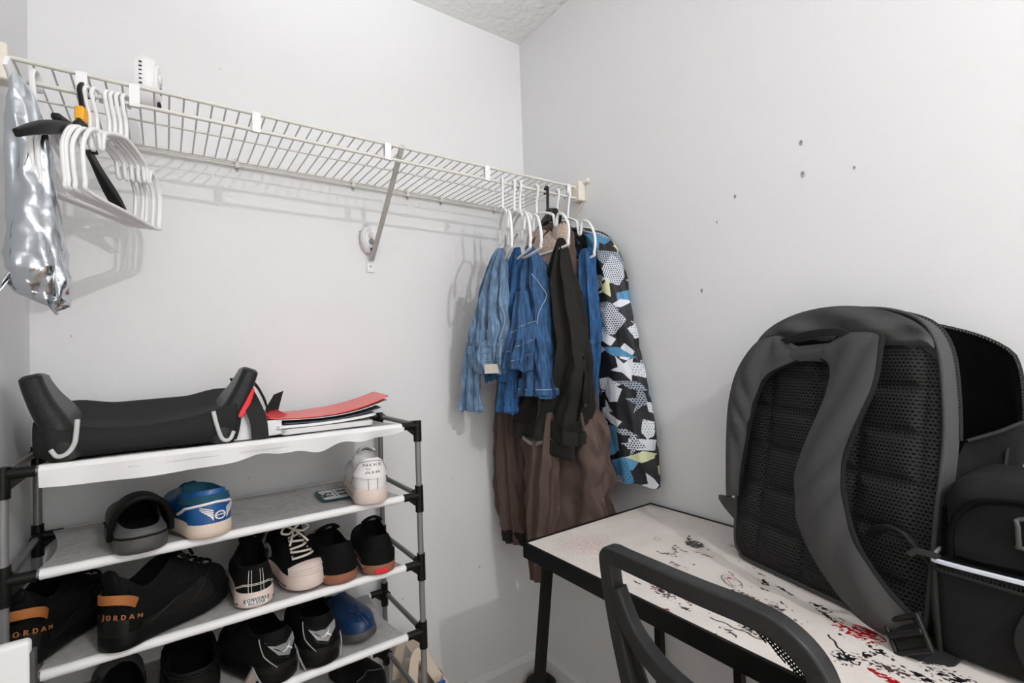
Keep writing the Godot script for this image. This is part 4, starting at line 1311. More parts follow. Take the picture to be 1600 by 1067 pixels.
func build_papers():
	var g1 := "papers stacked under the red folder"
	var ys := 1.0445
	for q in [
		["notebook", "thick white notebook at the bottom of the stack under red folder", "notebook", M.paper, 0.012, -0.972, -0.7, 0.075, 0.292, 0.0, 0.0],
		["magazine", "white magazine in the middle of the paper stack", "magazine", M.white_soft, 0.006, -0.985, -0.69, 0.06, 0.288, 0.008, 0.0],
		["slate_folder", "dark slate folder just under the white and red sheets", "folder", M.slate, 0.002, -0.965, -0.675, 0.075, 0.285, 0.016, 0.0],
		["blue_card", "blue card corner showing at left of the paper stack", "card", M.blue_card, 0.0014, -0.985, -0.9, 0.1, 0.262, 0.004, 0.0],
		["loose_paper", "white loose sheet directly under the red folder", "paper", M.paper, 0.0012, -0.985, -0.655, 0.08, 0.282, 0.024, 0.0],
		["red_folder", "red folder lying on top of the paper stack", "folder", M.folder, 0.0026, -1.0, -0.652, 0.07, 0.279, 0.03, 0.0]]:
		var y: float = ys + q[4] * 0.5
		var o := Vector3((q[5] + q[6]) * 0.5, ys, (q[7] + q[8]) * 0.5)
		var m := bent_sheet(Vector3(q[5] + 0.03, y, q[8]), Vector3(q[6] - 0.03, y, q[8] - 0.01), Vector3(q[6], y, q[7]), Vector3(q[5], y, q[7] + 0.03), q[9], q[4], o)
		solo(q[0], m, q[3], q[1], q[2], "", o)
		ys += q[4] + 0.0032
	# the folder's brighter folded flap and a folded white paper standing by the booster's arm
	var fo := get_node("red_folder")
	var fm := bent_sheet(Vector3(-0.968, 1.0865, 0.262), Vector3(-0.93, 1.085, 0.27), Vector3(-0.93, 1.087, 0.1), Vector3(-0.992, 1.09, 0.12), 0.004, 0.002, fo.position)
	part("folder_flap", fm, M.red, fo)
	var o2 := Vector3(-1.025, 1.044, 0.27)
	var pm := MB.new()
	pm.sheet(8, 8, func(u, w):
		var x = lerpf(-1.055 + 0.022 * w, -0.99 - 0.022 * w, u)
		return Vector3(x, 1.044 + 0.062 * w, 0.292 - 0.022 * w - 0.02 * absf(u - 0.5)) - o2, 0.0015)
	solo("folded_paper", pm, M.paper, "folded white paper standing between the booster seat and paper stack", "paper", "", o2)
	var o3 := Vector3(-0.97, 1.044, 0.3)
	var wm := MB.new()
	wm.rbox(Vector3(0.045, 0.035, 0.06), 0.004, Transform3D(Basis(Vector3.UP, 0.3), Vector3(-0.972, 1.0625, 0.255) - o3))
	solo("small_box", wm, M.white_soft, "small pale box beside the left end of paper stack", "box", "", o3)

# ---------------------------------------------------------------- shoes
# S: L length, wb/wh half widths at ball and heel, hs sole, hh/hd/ht collar heights (heel, dip, throat), st throat, wc collar half width, toe height
func shoe_foot(S: Dictionary, s: float) -> float:
	var wd: float
	if s < 0.16: wd = S.wh * sqrt(maxf(0.0, 1.0 - pow(1.0 - s / 0.16, 2.4)))
	elif s < 0.68: wd = lerpf(S.wh, S.wb, smoothstep(0.16, 0.68, s)) - 0.003 * sin(PI * (s - 0.16) / 0.52)
	else: wd = S.wb * pow(maxf(0.0, 1.0 - pow((s - 0.68) / 0.32, 2.6)), 0.5)
	return wd

func shoe_pt(S: Dictionary, kf: float, v: float) -> Vector3:
	var a := fposmod(kf, 1.0)
	var t := a * 2.0 if a < 0.5 else (1.0 - a) * 2.0
	var sg := 1.0 if a < 0.5 else -1.0
	var s := (1.0 - cos(PI * t)) * 0.5
	var lift: float = S.get("spring", 0.012) * pow(maxf(0.0, (s - 0.6) / 0.4), 2.0)
	var fx := sg * shoe_foot(S, s)
	var fz: float = S.L * s
	var q := 1.0 - pow(1.0 - s, S.get("skew", 1.9))
	var cx: float = sg * S.wc * pow(maxf(0.0, 1.0 - pow(absf(2.0 * q - 1.0), 2.6)), 0.45)
	var cz: float = S.L * (0.018 + (S.st - 0.018) * q) + S.get("lean", 0.0)
	var ch := lerpf(S.hh, S.hd, smoothstep(0.0, 0.42, q)) if q < 0.42 else lerpf(S.hd, S.ht, smoothstep(0.42, 1.0, q))
	var tau := smoothstep(0.42, 0.92, s)
	var hw := v * v * 0.85 + v * 0.15
	var yw := v * ch
	var bulge: float = 1.0 + S.get("bulge", 0.07) * sin(PI * v)
	var ht: float
	var yt: float
	if v < 0.4:
		ht = 0.25 * (1.0 - cos(v / 0.4 * PI * 0.5))
		yt = S.toe * sin(v / 0.4 * PI * 0.5)
	else:
		ht = 0.25 + 0.75 * (v - 0.4) / 0.6
		yt = S.toe + (ch - S.toe) * pow((v - 0.4) / 0.6, 1.25)
	var h := lerpf(hw, ht, tau)
	var y := lerpf(yw, yt, tau)
	var x: float = lerpf(fx, cx, h) * bulge + 0.005 * sin(PI * s) * S.get("foot", 1.0)
	return Vector3(x, S.hs + lift * (1.0 - v * 0.7) + y, lerpf(fz, cz, h))

func shoe_nrm(S: Dictionary, k: float, v: float) -> Vector3:
	var du := shoe_pt(S, k + 0.004, v) - shoe_pt(S, k - 0.004, v)
	var dv := shoe_pt(S, k, minf(v + 0.01, 1.0)) - shoe_pt(S, k, maxf(v - 0.01, 0.0))
	var n := du.cross(dv).normalized()
	var p := shoe_pt(S, k, v)
	var out := Vector3(p.x, 0.02, p.z - S.L * 0.45)
	return n if n.dot(out) > 0.0 else -n

# a patch laid over the upper, between loop places k0..k1 and heights v0(k)..v1(k)
func shoe_patch(S: Dictionary, k0: float, k1: float, v0, v1, off := 0.0016, nu := 24, nv := 8) -> MB:
	var m := MB.new()
	m.sheet(nu, nv, func(u, w):
		var k := lerpf(k0, k1, u)
		var a: float = v0.call(u) if v0 is Callable else v0
		var b: float = v1.call(u) if v1 is Callable else v1
		var v := lerpf(a, b, w)
		return shoe_pt(S, k, v) + shoe_nrm(S, k, v) * off, 0.0022)
	return m

# flat figure (unit polygon, y up, x to the viewer's right) laid on the upper
func shoe_mark(S: Dictionary, poly: PackedVector2Array, k: float, v: float, sk: float, sv: float, off := 0.0032) -> MB:
	var tri := Geometry2D.triangulate_polygon(poly)
	var m := MB.new()
	for p in poly:
		var kk = k - p.x * sk
		var vv = v + p.y * sv
		m.v.append(shoe_pt(S, kk, vv) + shoe_nrm(S, kk, vv) * off)
		m.uv.append(Vector2.ZERO)
	m.ix = tri
	return m

func shoe_text(S: Dictionary, s: String, k: float, v: float, sk: float, sv: float, off := 0.003) -> ArrayMesh:
	return text_mesh(s, 1.0, func(x, y, z):
		var kk = k - x * sk
		var vv = v + y * sv
		return shoe_pt(S, kk, vv) + shoe_nrm(S, kk, vv) * (off + z), true)

func shoe_line(S: Dictionary, pts: Array, r := 0.0012, off := 0.002) -> MB:
	var q := []
	for i in pts.size() - 1:
		for j in 8:
			var p: Vector2 = pts[i].lerp(pts[i + 1], j / 8.0)
			q.append(shoe_pt(S, p.x, p.y) + shoe_nrm(S, p.x, p.y) * off)
	var e: Vector2 = pts[-1]
	q.append(shoe_pt(S, e.x, e.y) + shoe_nrm(S, e.x, e.y) * off)
	return tube_mb(q, r, 6)

func shoe_base(S: Dictionary, called: String, label: String, cat: String, at: Vector3, dir: Vector2, group := "", tilt := 0.0) -> Node3D:
	var t := thing(called, label, cat, at, group)
	t.rotation.y = atan2(dir.x, dir.y)
	if tilt != 0.0: t.rotate_object_local(Vector3.RIGHT, tilt)
	var K := 72
	var um := MB.new()
	um.grid(K, 16, func(u, v): return shoe_pt(S, u, v), true)
	# rolled collar and lining going down inside
	var lm := MB.new()
	var rim := []
	for i in K: rim.append(shoe_pt(S, i / float(K), 1.0))
	var c := Vector3(0, 0, S.L * (0.02 + S.st) * 0.5)
	var inner := func(f: float, y: float) -> PackedVector3Array:
		var ring := PackedVector3Array()
		for p in rim:
			var q := Vector3(p.x * f, p.y, c.z + (p.z - c.z) * lerpf(1.0, f, 0.6))
			q.y = lerpf(S.hs + 0.008, p.y, y)
			ring.append(q)
		return ring
	var r0 := PackedVector3Array(rim)
	var roll := inner.call(0.9, 1.0)
	for i in K: roll[i].y += S.get("roll", 0.003)
	um.loft([r0, roll], false, false)
	part("upper", um, S.upper, t)
	lm.loft([roll, inner.call(0.8, 0.8), inner.call(0.86, 0.4), inner.call(0.92, 0.0)], false, false)
	part("lining", lm, S.get("lining", M.lining), t)
	var im := MB.new()
	im.cap(inner.call(0.93, 0.04), true)
	part("insole", im, S.get("insole", M.lining), t)
	var sm := MB.new()
	var rings := []
	var mg: float = S.get("welt", 0.003)
	for q in [[-0.004, 0.0], [mg, 0.004], [mg + 0.001, S.hs * 0.5], [mg, S.hs + 0.001], [mg - 0.0025, S.hs + 0.004], [-0.006, S.hs + 0.003]]:
		var ring := PackedVector3Array()
		for i in K:
			var p := shoe_pt(S, i / float(K), 0.0)
			var p2 := shoe_pt(S, (i + 1) / float(K), 0.0) - shoe_pt(S, (i - 1) / float(K), 0.0)
			var nn := Vector3(p2.z, 0, -p2.x).normalized()
			if nn.dot(Vector3(p.x, 0, p.z - S.L * 0.5)) < 0: nn = -nn
			var r: Vector3 = p + nn * q[0]
			r.y = q[1] + (p.y - S.hs)
			ring.append(r)
		rings.append(ring)
	sm.loft(rings)
	part("sole", sm, S.sole, t)
	return t

func shoe_tongue(S: Dictionary, t: Node3D, h: float, w: float, m: Material, back := 0.01) -> MeshInstance3D:
	var p := shoe_pt(S, 0.5, 0.86)
	var e := shoe_pt(S, 0.5, 1.0)
	var d := (e - p).normalized()
	var b := MB.new()
	b.sheet(10, 12, func(u, v):
		var x = (u - 0.5) * 2.0
		var ww: float = w * (0.8 + 0.2 * sin(PI * v))
		return p + d * (v * (h + p.distance_to(e))) + Vector3(x * ww, 0.006 - 0.012 * x * x + 0.004, -back * v * v), 0.006)
	return part("tongue", b, m, t)

func shoe_laces(S: Dictionary, t: Node3D, v0: float, v1: float, n: int, wk: float, m: Material, r := 0.0022):
	for j in n:
		var v := lerpf(v0, v1, j / float(maxi(1, n - 1)))
		var q := []
		for i in 9:
			var f := i / 8.0 * 2.0 - 1.0
			var k := 0.5 + f * wk
			var vv = v - 0.02 * (1.0 - f * f) + 0.018 * f * (1 if j % 2 else -1)
			q.append(shoe_pt(S, k, vv) + shoe_nrm(S, k, vv) * (0.005 + 0.004 * (1.0 - f * f)))
		part("lace", tube_mb(q, r, 7), m, t)

func figure_poly() -> PackedVector2Array:
	# a small leaping figure with spread legs and one raised arm
	return PackedVector2Array([Vector2(0.36, 1.0), Vector2(0.44, 0.96), Vector2(0.22, 0.42), Vector2(0.3, 0.3), Vector2(0.22, 0.2), Vector2(0.16, 0.02), Vector2(0.5, -0.5), Vector2(0.62, -0.86), Vector2(0.5, -0.94), Vector2(0.36, -0.56), Vector2(0.04, -0.22), Vector2(-0.3, -0.46), Vector2(-0.72, -0.6), Vector2(-0.76, -0.46), Vector2(-0.36, -0.28), Vector2(-0.06, 0.06), Vector2(-0.3, 0.02), Vector2(-0.34, 0.12), Vector2(0.02, 0.24), Vector2(0.1, 0.42)])

func build_shoes():
	var F: Array = TIERS.map(func(y): return y + 0.0095)
	# --- second tier
	var clog := {"L": 0.225, "wb": 0.046, "wh": 0.04, "hs": 0.03, "hh": 0.012, "hd": 0.02, "ht": 0.05, "st": 0.55, "wc": 0.036, "toe": 0.03, "upper": M.rubber_grey, "sole": M.rubber_grey, "skew": 1.5, "roll": 0.004, "welt": 0.002}
	var t := shoe_base(clog, "foam_clog", "dark grey foam clog with holed toe on the second tier", "clog", Vector3(-1.198, F[1], 0.352), Vector2(-0.12, -1))
	# its vamp: a dome of foam with vent holes near the toe
	var dome := func(u: float, w: float, e: float) -> Vector3:
		var a := PI * u
		var z := lerpf(0.055, 0.222, w)
		var rw := 0.051 * sqrt(1.0 - 0.86 * pow(w, 3.0)) + e
		var h := 0.08 * sqrt(1.0 - 0.93 * pow(w, 2.2)) + e
		return Vector3(cos(a) * rw, 0.022 + pow(sin(a), 0.8) * h, z - 0.03 * sin(a) * (1.0 - w))
	var vm := MB.new()
	var nu := 40
	var nw := 20
	for e in [0.0, -0.006]:
		var b := vm.v.size()
		for j in nw + 1:
			for i in nu + 1:
				vm.v.append(dome.call(i / float(nu), j / float(nw), e))
				vm.uv.append(Vector2.ZERO)
		for j in nw:
			for i in nu:
				if j in [13, 14, 15] and i in [10, 11, 12, 18, 19, 20, 21, 27, 28, 29]: continue
				var a := b + j * (nu + 1) + i
				vm.ix.append_array([a, a + nu + 1, a + 1, a + 1, a + nu + 1, a + nu + 2])
	part("vamp", vm, M.rubber_black, t)
	part("vamp_rim", tube_mb(range(29).map(func(i): return dome.call(i / 28.0, 0.0, -0.003)), 0.006, 10), M.rubber_black, t)
	part("heel_groove", shoe_line(clog, [Vector2(-0.3, 0.1), Vector2(0.0, 0.1), Vector2(0.3, 0.1)], 0.002), M.rubber_black, t)

	var blue := {"L": 0.235, "wb": 0.044, "wh": 0.037, "hs": 0.028, "hh": 0.06, "hd": 0.052, "ht": 0.056, "st": 0.52, "wc": 0.037, "toe": 0.034, "upper": M.shoe_blue, "sole": M.rubber_cream, "lining": M.shoe_teal, "insole": M.insole, "roll": 0.008, "bulge": 0.05}
	t = shoe_base(blue, "blue_sneaker", "blue low sneaker with white embroidered wings on its heel", "sneaker", Vector3(-1.082, F[1], 0.345), Vector2(-0.26, -1))
	part("collar_panel", shoe_patch(blue, -0.2, 0.2, 0.74, 0.97, 0.0022), M.shoe_teal, t)
	part("heel_panel", shoe_patch(blue, -0.12, 0.12, 0.02, func(u): return 0.6 + 0.1 * cos((u - 0.5) * 3.0), 0.0012), M.shoe_blue, t)
	part("heel_trim", shoe_line(blue, [Vector2(-0.22, 0.25), Vector2(-0.14, 0.6), Vector2(0.0, 0.72), Vector2(0.14, 0.6), Vector2(0.2, 0.3)], 0.003), M.leather_white, t)
	part("side_panel", shoe_patch(blue, 0.68, 0.86, 0.05, 0.6, 0.0012), M.lining, t)
	# the winged ball: ball, ring and feathered wings in white thread
	var wg := MB.new()
	var mark := func(poly, k, v, sk, sv):
		var q := shoe_mark(blue, poly, k, v, sk, sv, 0.005)
		var b := wg.v.size()
		wg.v.append_array(q.v)
		wg.uv.append_array(q.uv)
		for i in q.ix: wg.ix.append(i + b)
	for s in [-1.0, 1.0]:
		for k in 6:
			var f := k / 5.0
			var y0 := -0.3 + f * 0.62
			var x1: float = 1.05 - 0.35 * absf(f - 0.75) - 0.3 * (1.0 - f)
			mark.call(PackedVector2Array([Vector2(s * 0.34, y0), Vector2(s * x1, y0 + 0.3), Vector2(s * (x1 + 0.02), y0 + 0.36), Vector2(s * 0.32, y0 + 0.07)]), -0.015, 0.27, 0.075, 0.5)
	for k in 9:
		var a := TAU * k / 9.0
		mark.call(PackedVector2Array([Vector2(0.3 * cos(a), 0.3 * sin(a)), Vector2(0.3 * cos(a + 0.6), 0.3 * sin(a + 0.6)), Vector2(0.2 * cos(a + 0.6), 0.2 * sin(a + 0.6)), Vector2(0.2 * cos(a), 0.2 * sin(a))]), -0.015, 0.27, 0.075, 0.5)
	mark.call(PackedVector2Array([Vector2(-0.2, -0.02), Vector2(0.2, 0.0), Vector2(0.2, 0.06), Vector2(-0.2, 0.04)]), -0.015, 0.27, 0.075, 0.5)
	part("wings_emblem", wg, M.leather_white, t)
	shoe_laces(blue, t, 0.62, 0.95, 4, 0.06, M.shoe_teal)

	var wht := {"L": 0.24, "wb": 0.045, "wh": 0.037, "hs": 0.034, "hh": 0.072, "hd": 0.05, "ht": 0.07, "st": 0.52, "wc": 0.033, "toe": 0.035, "upper": M.leather_white, "sole": M.rubber_pink, "lining": M.leather_white, "insole": M.insole, "roll": 0.004, "bulge": 0.08, "lean": 0.006}
	t = shoe_base(wht, "white_sneaker", "white leather sneaker seen from the heel on second tier", "sneaker", Vector3(-0.757, F[1], 0.35), Vector2(0.2, -1))
	part("heel_tab", shoe_patch(wht, -0.12, 0.12, func(u): return 0.55 - 0.16 * cos((u - 0.5) * PI), func(u): return 0.99, 0.002), M.leather_white, t)
	for k in [-0.022, 0.022]:
		part("heel_seam", shoe_line(wht, [Vector2(k, 0.02), Vector2(k, 0.42)], 0.0007), M.silver, t)
	part("heel_outline", shoe_line(wht, [Vector2(-0.2, 0.1), Vector2(-0.15, 0.45), Vector2(-0.11, 0.6), Vector2(0.0, 0.42), Vector2(0.11, 0.6), Vector2(0.15, 0.45), Vector2(0.2, 0.1)], 0.0008), M.silver, t)
	part("tab_outline", shoe_line(wht, [Vector2(-0.12, 0.66), Vector2(-0.08, 0.93), Vector2(0.0, 0.97), Vector2(0.08, 0.93), Vector2(0.12, 0.66)], 0.0008, 0.0035), M.silver, t)
	part("lettering", shoe_text(wht, "NIKE", 0.0, 0.84, 0.034, 0.085, 0.0036), M.silver, t)
	part("swoosh", shoe_mark(wht, PackedVector2Array([Vector2(-1, 0.25), Vector2(-0.85, -0.35), Vector2(-0.4, -0.4), Vector2(1.0, 0.5), Vector2(-0.3, -0.05), Vector2(-0.8, -0.08)]), 0.0, 0.73, 0.038, 0.07, 0.0042), M.silver, t)
	part("lettering", shoe_text(wht, "AIR", 0.0, 0.6, 0.034, 0.075, 0.0036), M.silver, t)
	part("sole_line", shoe_line({"L": 0.247, "wb": 0.0495, "wh": 0.0415, "hs": 0.019, "hh": 0.1, "hd": 0.05, "ht": 0.07, "st": 0.52, "wc": 0.035, "toe": 0.035}, [Vector2(-0.3, 0.0), Vector2(0.3, 0.0)], 0.0008, 0.001), M.silver, t)
	shoe_tongue(wht, t, 0.02, 0.024, M.leather_white)
	shoe_laces(wht, t, 0.6, 0.95, 5, 0.06, M.lace)

	# --- third tier: a pair of black high sneakers with tan pulls
	for q in [["black sneaker with tan pull tab at the left end of third tier", Vector3(-1.395, F[2], 0.295), Vector2(0.5, -0.86), 1.0], ["black sneaker with tan pull tab and tan lettering along its side", Vector3(-1.262, F[2], 0.322), Vector2(0.84, -0.5), -1.0]]:
		var S := {"L": 0.235, "wb": 0.046, "wh": 0.038, "hs": 0.03, "hh": 0.1, "hd": 0.068, "ht": 0.1, "st": 0.5, "wc": 0.034, "toe": 0.044, "upper": M.shoe_black, "sole": M.rubber_black, "roll": 0.006, "bulge": 0.1, "lean": 0.006}
		t = shoe_base(S, "black_sneaker", q[0], "sneaker", q[1], q[2], "tan tabbed black sneakers")
		shoe_tongue(S, t, 0.014, 0.028, M.shoe_black, -0.015)
		part("ankle_panel", shoe_patch(S, 0.62, 0.9, func(u): return 0.5, func(u): return 0.9, 0.002), M.shoe_black, t)
		part("side_cage", shoe_patch(S, 0.66, 0.86, 0.02, func(u): return 0.2 + 0.3 * (1.0 - u), 0.003), M.shoe_gloss, t)
		part("heel_clip", shoe_patch(S, -0.1, 0.08, 0.0, func(u): return 0.3 + 0.1 * sin(PI * u), 0.003), M.shoe_gloss, t)
		for e in [[Vector2(0.84, 0.08), Vector2(0.76, 0.36), Vector2(0.68, 0.34)], [Vector2(0.72, 0.1), Vector2(0.66, 0.4), Vector2(0.6, 0.5)], [Vector2(0.74, 0.6), Vector2(0.68, 0.55), Vector2(0.62, 0.7)]]:
			part("side_rib", shoe_line(S, e, 0.0016, 0.004), M.shoe_gloss, t)
		part("lettering", shoe_text(S, "J O R D A N", 0.925, 0.37, 0.019, 0.09, 0.0045), M.tan, t, "tan lettering")
		var pl := MB.new()
		var pp := []
		for i in 15:
			var f := i / 14.0
			var p := shoe_pt(S, lerpf(0.88, 1.02, f), 0.66)
			pp.append(p + shoe_nrm(S, lerpf(0.88, 1.02, f), 0.66) * (0.005 + 0.016 * sin(PI * f)) + Vector3(0, 0.006 * sin(PI * f), 0))
		pl.sweep(pp, rect_prof(0.0025, 0.017, 0.001), Vector3.UP)
		part("pull_tab", pl, M.tan, t, "tan pull tab")
		var hb := MB.new()
		hb.ellipsoid(Vector3(0, S.hs + 0.098, 0.013), Vector3(0.024, 0.018, 0.009), 16, 10)
		part("heel_pad", hb, M.shoe_black, t)
		shoe_laces(S, t, 0.5, 0.92, 5, 0.06, M.shoe_black, 0.003)
		var lp := MB.new()
		var e := shoe_pt(S, 0.5, 1.0)
		lp.tube(spline([e + Vector3(0, 0.004, 0.0), e + Vector3(0.012, 0.01, 0.02), e + Vector3(0.016, 0.002, 0.04), e + Vector3(0.01, -0.02, 0.05)], 5), 0.003, 7)
		part("lace_end", lp, M.shoe_black, t)
		if q[3] > 0:
			var lb := MB.new()
			lb.sheet(6, 6, func(u, w): return Vector3(-0.021, S.hs + 0.022 + 0.046 * w, 0.05 + 0.046 * u) + Vector3(0.006 * w, 0, 0), 0.001)
			part("size_label", lb, M.silver, t, "printed grey label inside")
			for k in 5:
				part("label_print", box_mb(Vector3(-0.0195, S.hs + 0.03 + k * 0.007, 0.056), Vector3(-0.0175, S.hs + 0.033 + k * 0.007, 0.078 + 0.008 * sin(k * 3.0))), M.ink, t)

	# --- black canvas pair with white rubber
	var can := {"L": 0.24, "wb": 0.043, "wh": 0.035, "hs": 0.03, "hh": 0.056, "hd": 0.05, "ht": 0.085, "st": 0.46, "wc": 0.031, "toe": 0.026, "upper": M.shoe_black, "sole": M.rubber_pink, "roll": 0.003, "bulge": 0.04, "spring": 0.006}
	for q in [["black canvas shoe with white stitched heel facing out", Vector3(-1.008, F[2], 0.318), Vector2(0.06, -1)], ["black canvas shoe with white laces and toe facing out", Vector3(-0.935, F[2], 0.082), Vector2(0.18, 1)]]:
		t = shoe_base(can, "canvas_shoe", q[0], "shoe", q[1], q[2], "black canvas shoes with white soles")
		part("toe_cap", shoe_patch(can, 0.37, 0.63, 0.0, func(u): return 0.2 + 0.17 * sin(PI * u), 0.002), M.rubber_pink, t)
		var bump := MB.new()
		for i in 22:
			for j in 3:
				var k := lerpf(0.4, 0.6, (i + 0.5 * (j % 2)) / 22.0)
				var p := shoe_pt(can, k, 0.05 + j * 0.05)
				bump.ellipsoid(p + shoe_nrm(can, k, 0.05 + j * 0.05) * 0.0035, Vector3(0.0014, 0.0014, 0.0014), 6, 4)
		part("toe_knurl", bump, M.tag, t)
		var stripe := can.duplicate()
		stripe.hs = 0.012
		part("sole_stripe", shoe_line({"L": 0.247, "wb": 0.0475, "wh": 0.0395, "hs": 0.011, "hh": 0.1, "hd": 0.05, "ht": 0.07, "st": 0.5, "wc": 0.035, "toe": 0.03, "spring": 0.006}, [Vector2(-0.35, 0.0), Vector2(0.35, 0.0)], 0.0012, 0.0015), M.ink, t)
		for k in [-0.034, -0.02, 0.02, 0.034]:
			part("heel_stitching", shoe_line(can, [Vector2(k, 0.02), Vector2(k, 0.9)], 0.0006), M.lace, t)
		part("heel_stitching", shoe_line(can, [Vector2(-0.16, 0.05), Vector2(-0.06, 0.34), Vector2(0.06, 0.34), Vector2(0.16, 0.05)], 0.0007), M.lace, t)
		part("heel_stitching", shoe_line(can, [Vector2(-0.16, 0.1), Vector2(-0.06, 0.39), Vector2(0.06, 0.39), Vector2(0.16, 0.1)], 0.0007), M.lace, t)
		# the round ankle patch with a dark star
		for sk in [0.84]:
			var disc := PackedVector2Array()
			var star := PackedVector2Array()
			for i in 24: disc.append(Vector2(cos(TAU * i / 24.0), sin(TAU * i / 24.0)))
			for i in 10:
				var r := 0.55 if i % 2 == 0 else 0.24
				star.append(Vector2(sin(TAU * i / 10.0), cos(TAU * i / 10.0)) * r)
			var pt := part("ankle_patch", shoe_mark(can, disc, sk, 0.52, 0.042, 0.32, 0.002), M.leather_white, t)
			part("star", shoe_mark(can, star, sk, 0.52, 0.042, 0.32, 0.0032), M.ink, pt)
		# licence plate on the heel of the sole
		var hp := MB.new()
		hp.rbox(Vector3(0.042, 0.017, 0.003), 0.001, Transform3D(Basis.IDENTITY, Vector3(0, 0.017, -0.0035)))
		var pl := part("heel_plate", hp, M.leather_white, t)
		part("lettering", text_mesh("CONVERSE", 0.0072, func(x, y, z): return Vector3(-x, 0.021 + y, -0.0052 - z)), M.ink, pl)
		part("lettering", text_mesh("ALL STAR", 0.0055, func(x, y, z): return Vector3(-x, 0.0135 + y, -0.0052 - z)), M.ink, pl)
		for sg in [-1.0, 1.0]:
			for j in 5:
				var k: float = 0.5 + sg * 0.085
				var v := 0.52 + j * 0.1
				var p := shoe_pt(can, k, v) + shoe_nrm(can, k, v) * 0.002
				var em := MB.new()
				em.ellipsoid(p, Vector3(0.0032, 0.0032, 0.0032), 10, 6)
				part("eyelet", em, M.silver, t)
		shoe_tongue(can, t, 0.03, 0.026, M.shoe_black, 0.0)
		shoe_laces(can, t, 0.48, 0.94, 6, 0.085, M.lace, 0.0028)
		var bow := MB.new()
		var e := shoe_pt(can, 0.5, 0.9) + Vector3(0, 0.012, 0.006)
		for sg in [-1.0, 1.0]:
			bow.tube(spline([e, e + Vector3(0.02 * sg, 0.012, 0.004), e + Vector3(0.032 * sg, 0.002, 0.012), e + Vector3(0.016 * sg, -0.004, 0.014), e], 5), 0.0028, 7)
			bow.tube(spline([e, e + Vector3(0.01 * sg, -0.01, 0.02), e + Vector3(0.022 * sg, -0.026, 0.034)], 5), 0.0026, 7)
		part("lace_bow", bow, M.lace, t)

	# --- black skate pair with gum soles
	var sk := {"L": 0.24, "wb": 0.045, "wh": 0.037, "hs": 0.024, "hh": 0.062, "hd": 0.05, "ht": 0.068, "st": 0.5, "wc": 0.033, "toe": 0.033, "upper": M.shoe_black, "sole": M.gum, "roll": 0.006, "bulge": 0.07, "lean": 0.006}
	for q in [["black skate shoe with gum sole, beside the laced canvas shoe", Vector3(-0.822, F[2], 0.328), Vector2(-0.06, -1)], ["black skate shoe with gum sole at the right end of third tier", Vector3(-0.737, F[2], 0.338), Vector2(0.16, -1)]]:
		t = shoe_base(sk, "skate_shoe", q[0], "shoe", q[1], q[2], "black skate shoes with gum soles")
		part("heel_panel", shoe_patch(sk, -0.13, 0.13, 0.02, func(u): return 0.5 + 0.05 * cos((u - 0.5) * 4.0), 0.002), M.shoe_black, t)
		part("foxing_line", shoe_line({"L": 0.246, "wb": 0.049, "wh": 0.041, "hs": 0.02, "hh": 0.1, "hd": 0.05, "ht": 0.07, "st": 0.5, "wc": 0.035, "toe": 0.03}, [Vector2(-0.4, 0.0), Vector2(0.4, 0.0)], 0.0014, 0.001), M.tag, t)
		if q[2].x > 0.0:
			var hm := MB.new()
			hm.rbox(Vector3(0.03, 0.011, 0.003), 0.001, Transform3D(Basis.IDENTITY, Vector3(0, 0.011, -0.0035)))
			part("heel_mark", hm, M.red, t, "small red heel mark")
		part("side_stripe", shoe_line(sk, [Vector2(0.86, 0.14), Vector2(0.8, 0.34), Vector2(0.72, 0.4), Vector2(0.64, 0.6)], 0.0024, 0.001), M.leather_white, t)
		var lb := MB.new()
		var te := shoe_pt(sk, 0.5, 1.0)
		lb.sheet(5, 4, func(u, w): return te + Vector3(lerpf(0.009, -0.009, u), 0.004 + 0.011 * w, -0.009 - 0.002 * w), 0.001)
		part("size_label", lb, M.silver, t)
		shoe_tongue(sk, t, 0.025, 0.026, M.shoe_black)
		shoe_laces(sk, t, 0.55, 0.94, 5, 0.06, M.lace)

	# --- fourth tier
	var bt := {"L": 0.235, "wb": 0.047, "wh": 0.043, "hs": 0.03, "hh": 0.055, "hd": 0.06, "ht": 0.085, "st": 0.6, "wc": 0.046, "toe": 0.04, "upper": M.rubber_black, "sole": M.rubber_grey, "roll": 0.004, "bulge": 0.1, "skew": 1.5}
	t = shoe_base(bt, "slip_on_boot", "black rubber slip on with wide open top on fourth tier", "boot", Vector3(-1.118, F[3], 0.335), Vector2(-0.05, -1))
	part("collar_band", shoe_line(bt, [Vector2(-0.45, 0.93), Vector2(0.0, 0.93), Vector2(0.45, 0.93)], 0.003), M.rubber_black, t)
	var pb := MB.new()
	pb.ellipsoid(shoe_pt(bt, 0.7, 0.85), Vector3(0.005, 0.006, 0.006), 10, 8)
	part("strap_rivet", pb, M.rubber_grey, t)
	var jd := {"L": 0.24, "wb": 0.046, "wh": 0.039, "hs": 0.03, "hh": 0.075, "hd": 0.068, "ht": 0.1, "st": 0.48, "wc": 0.034, "toe": 0.036, "upper": M.shoe_black, "sole": M.rubber_black, "roll": 0.005, "bulge": 0.09, "lean": 0.008}
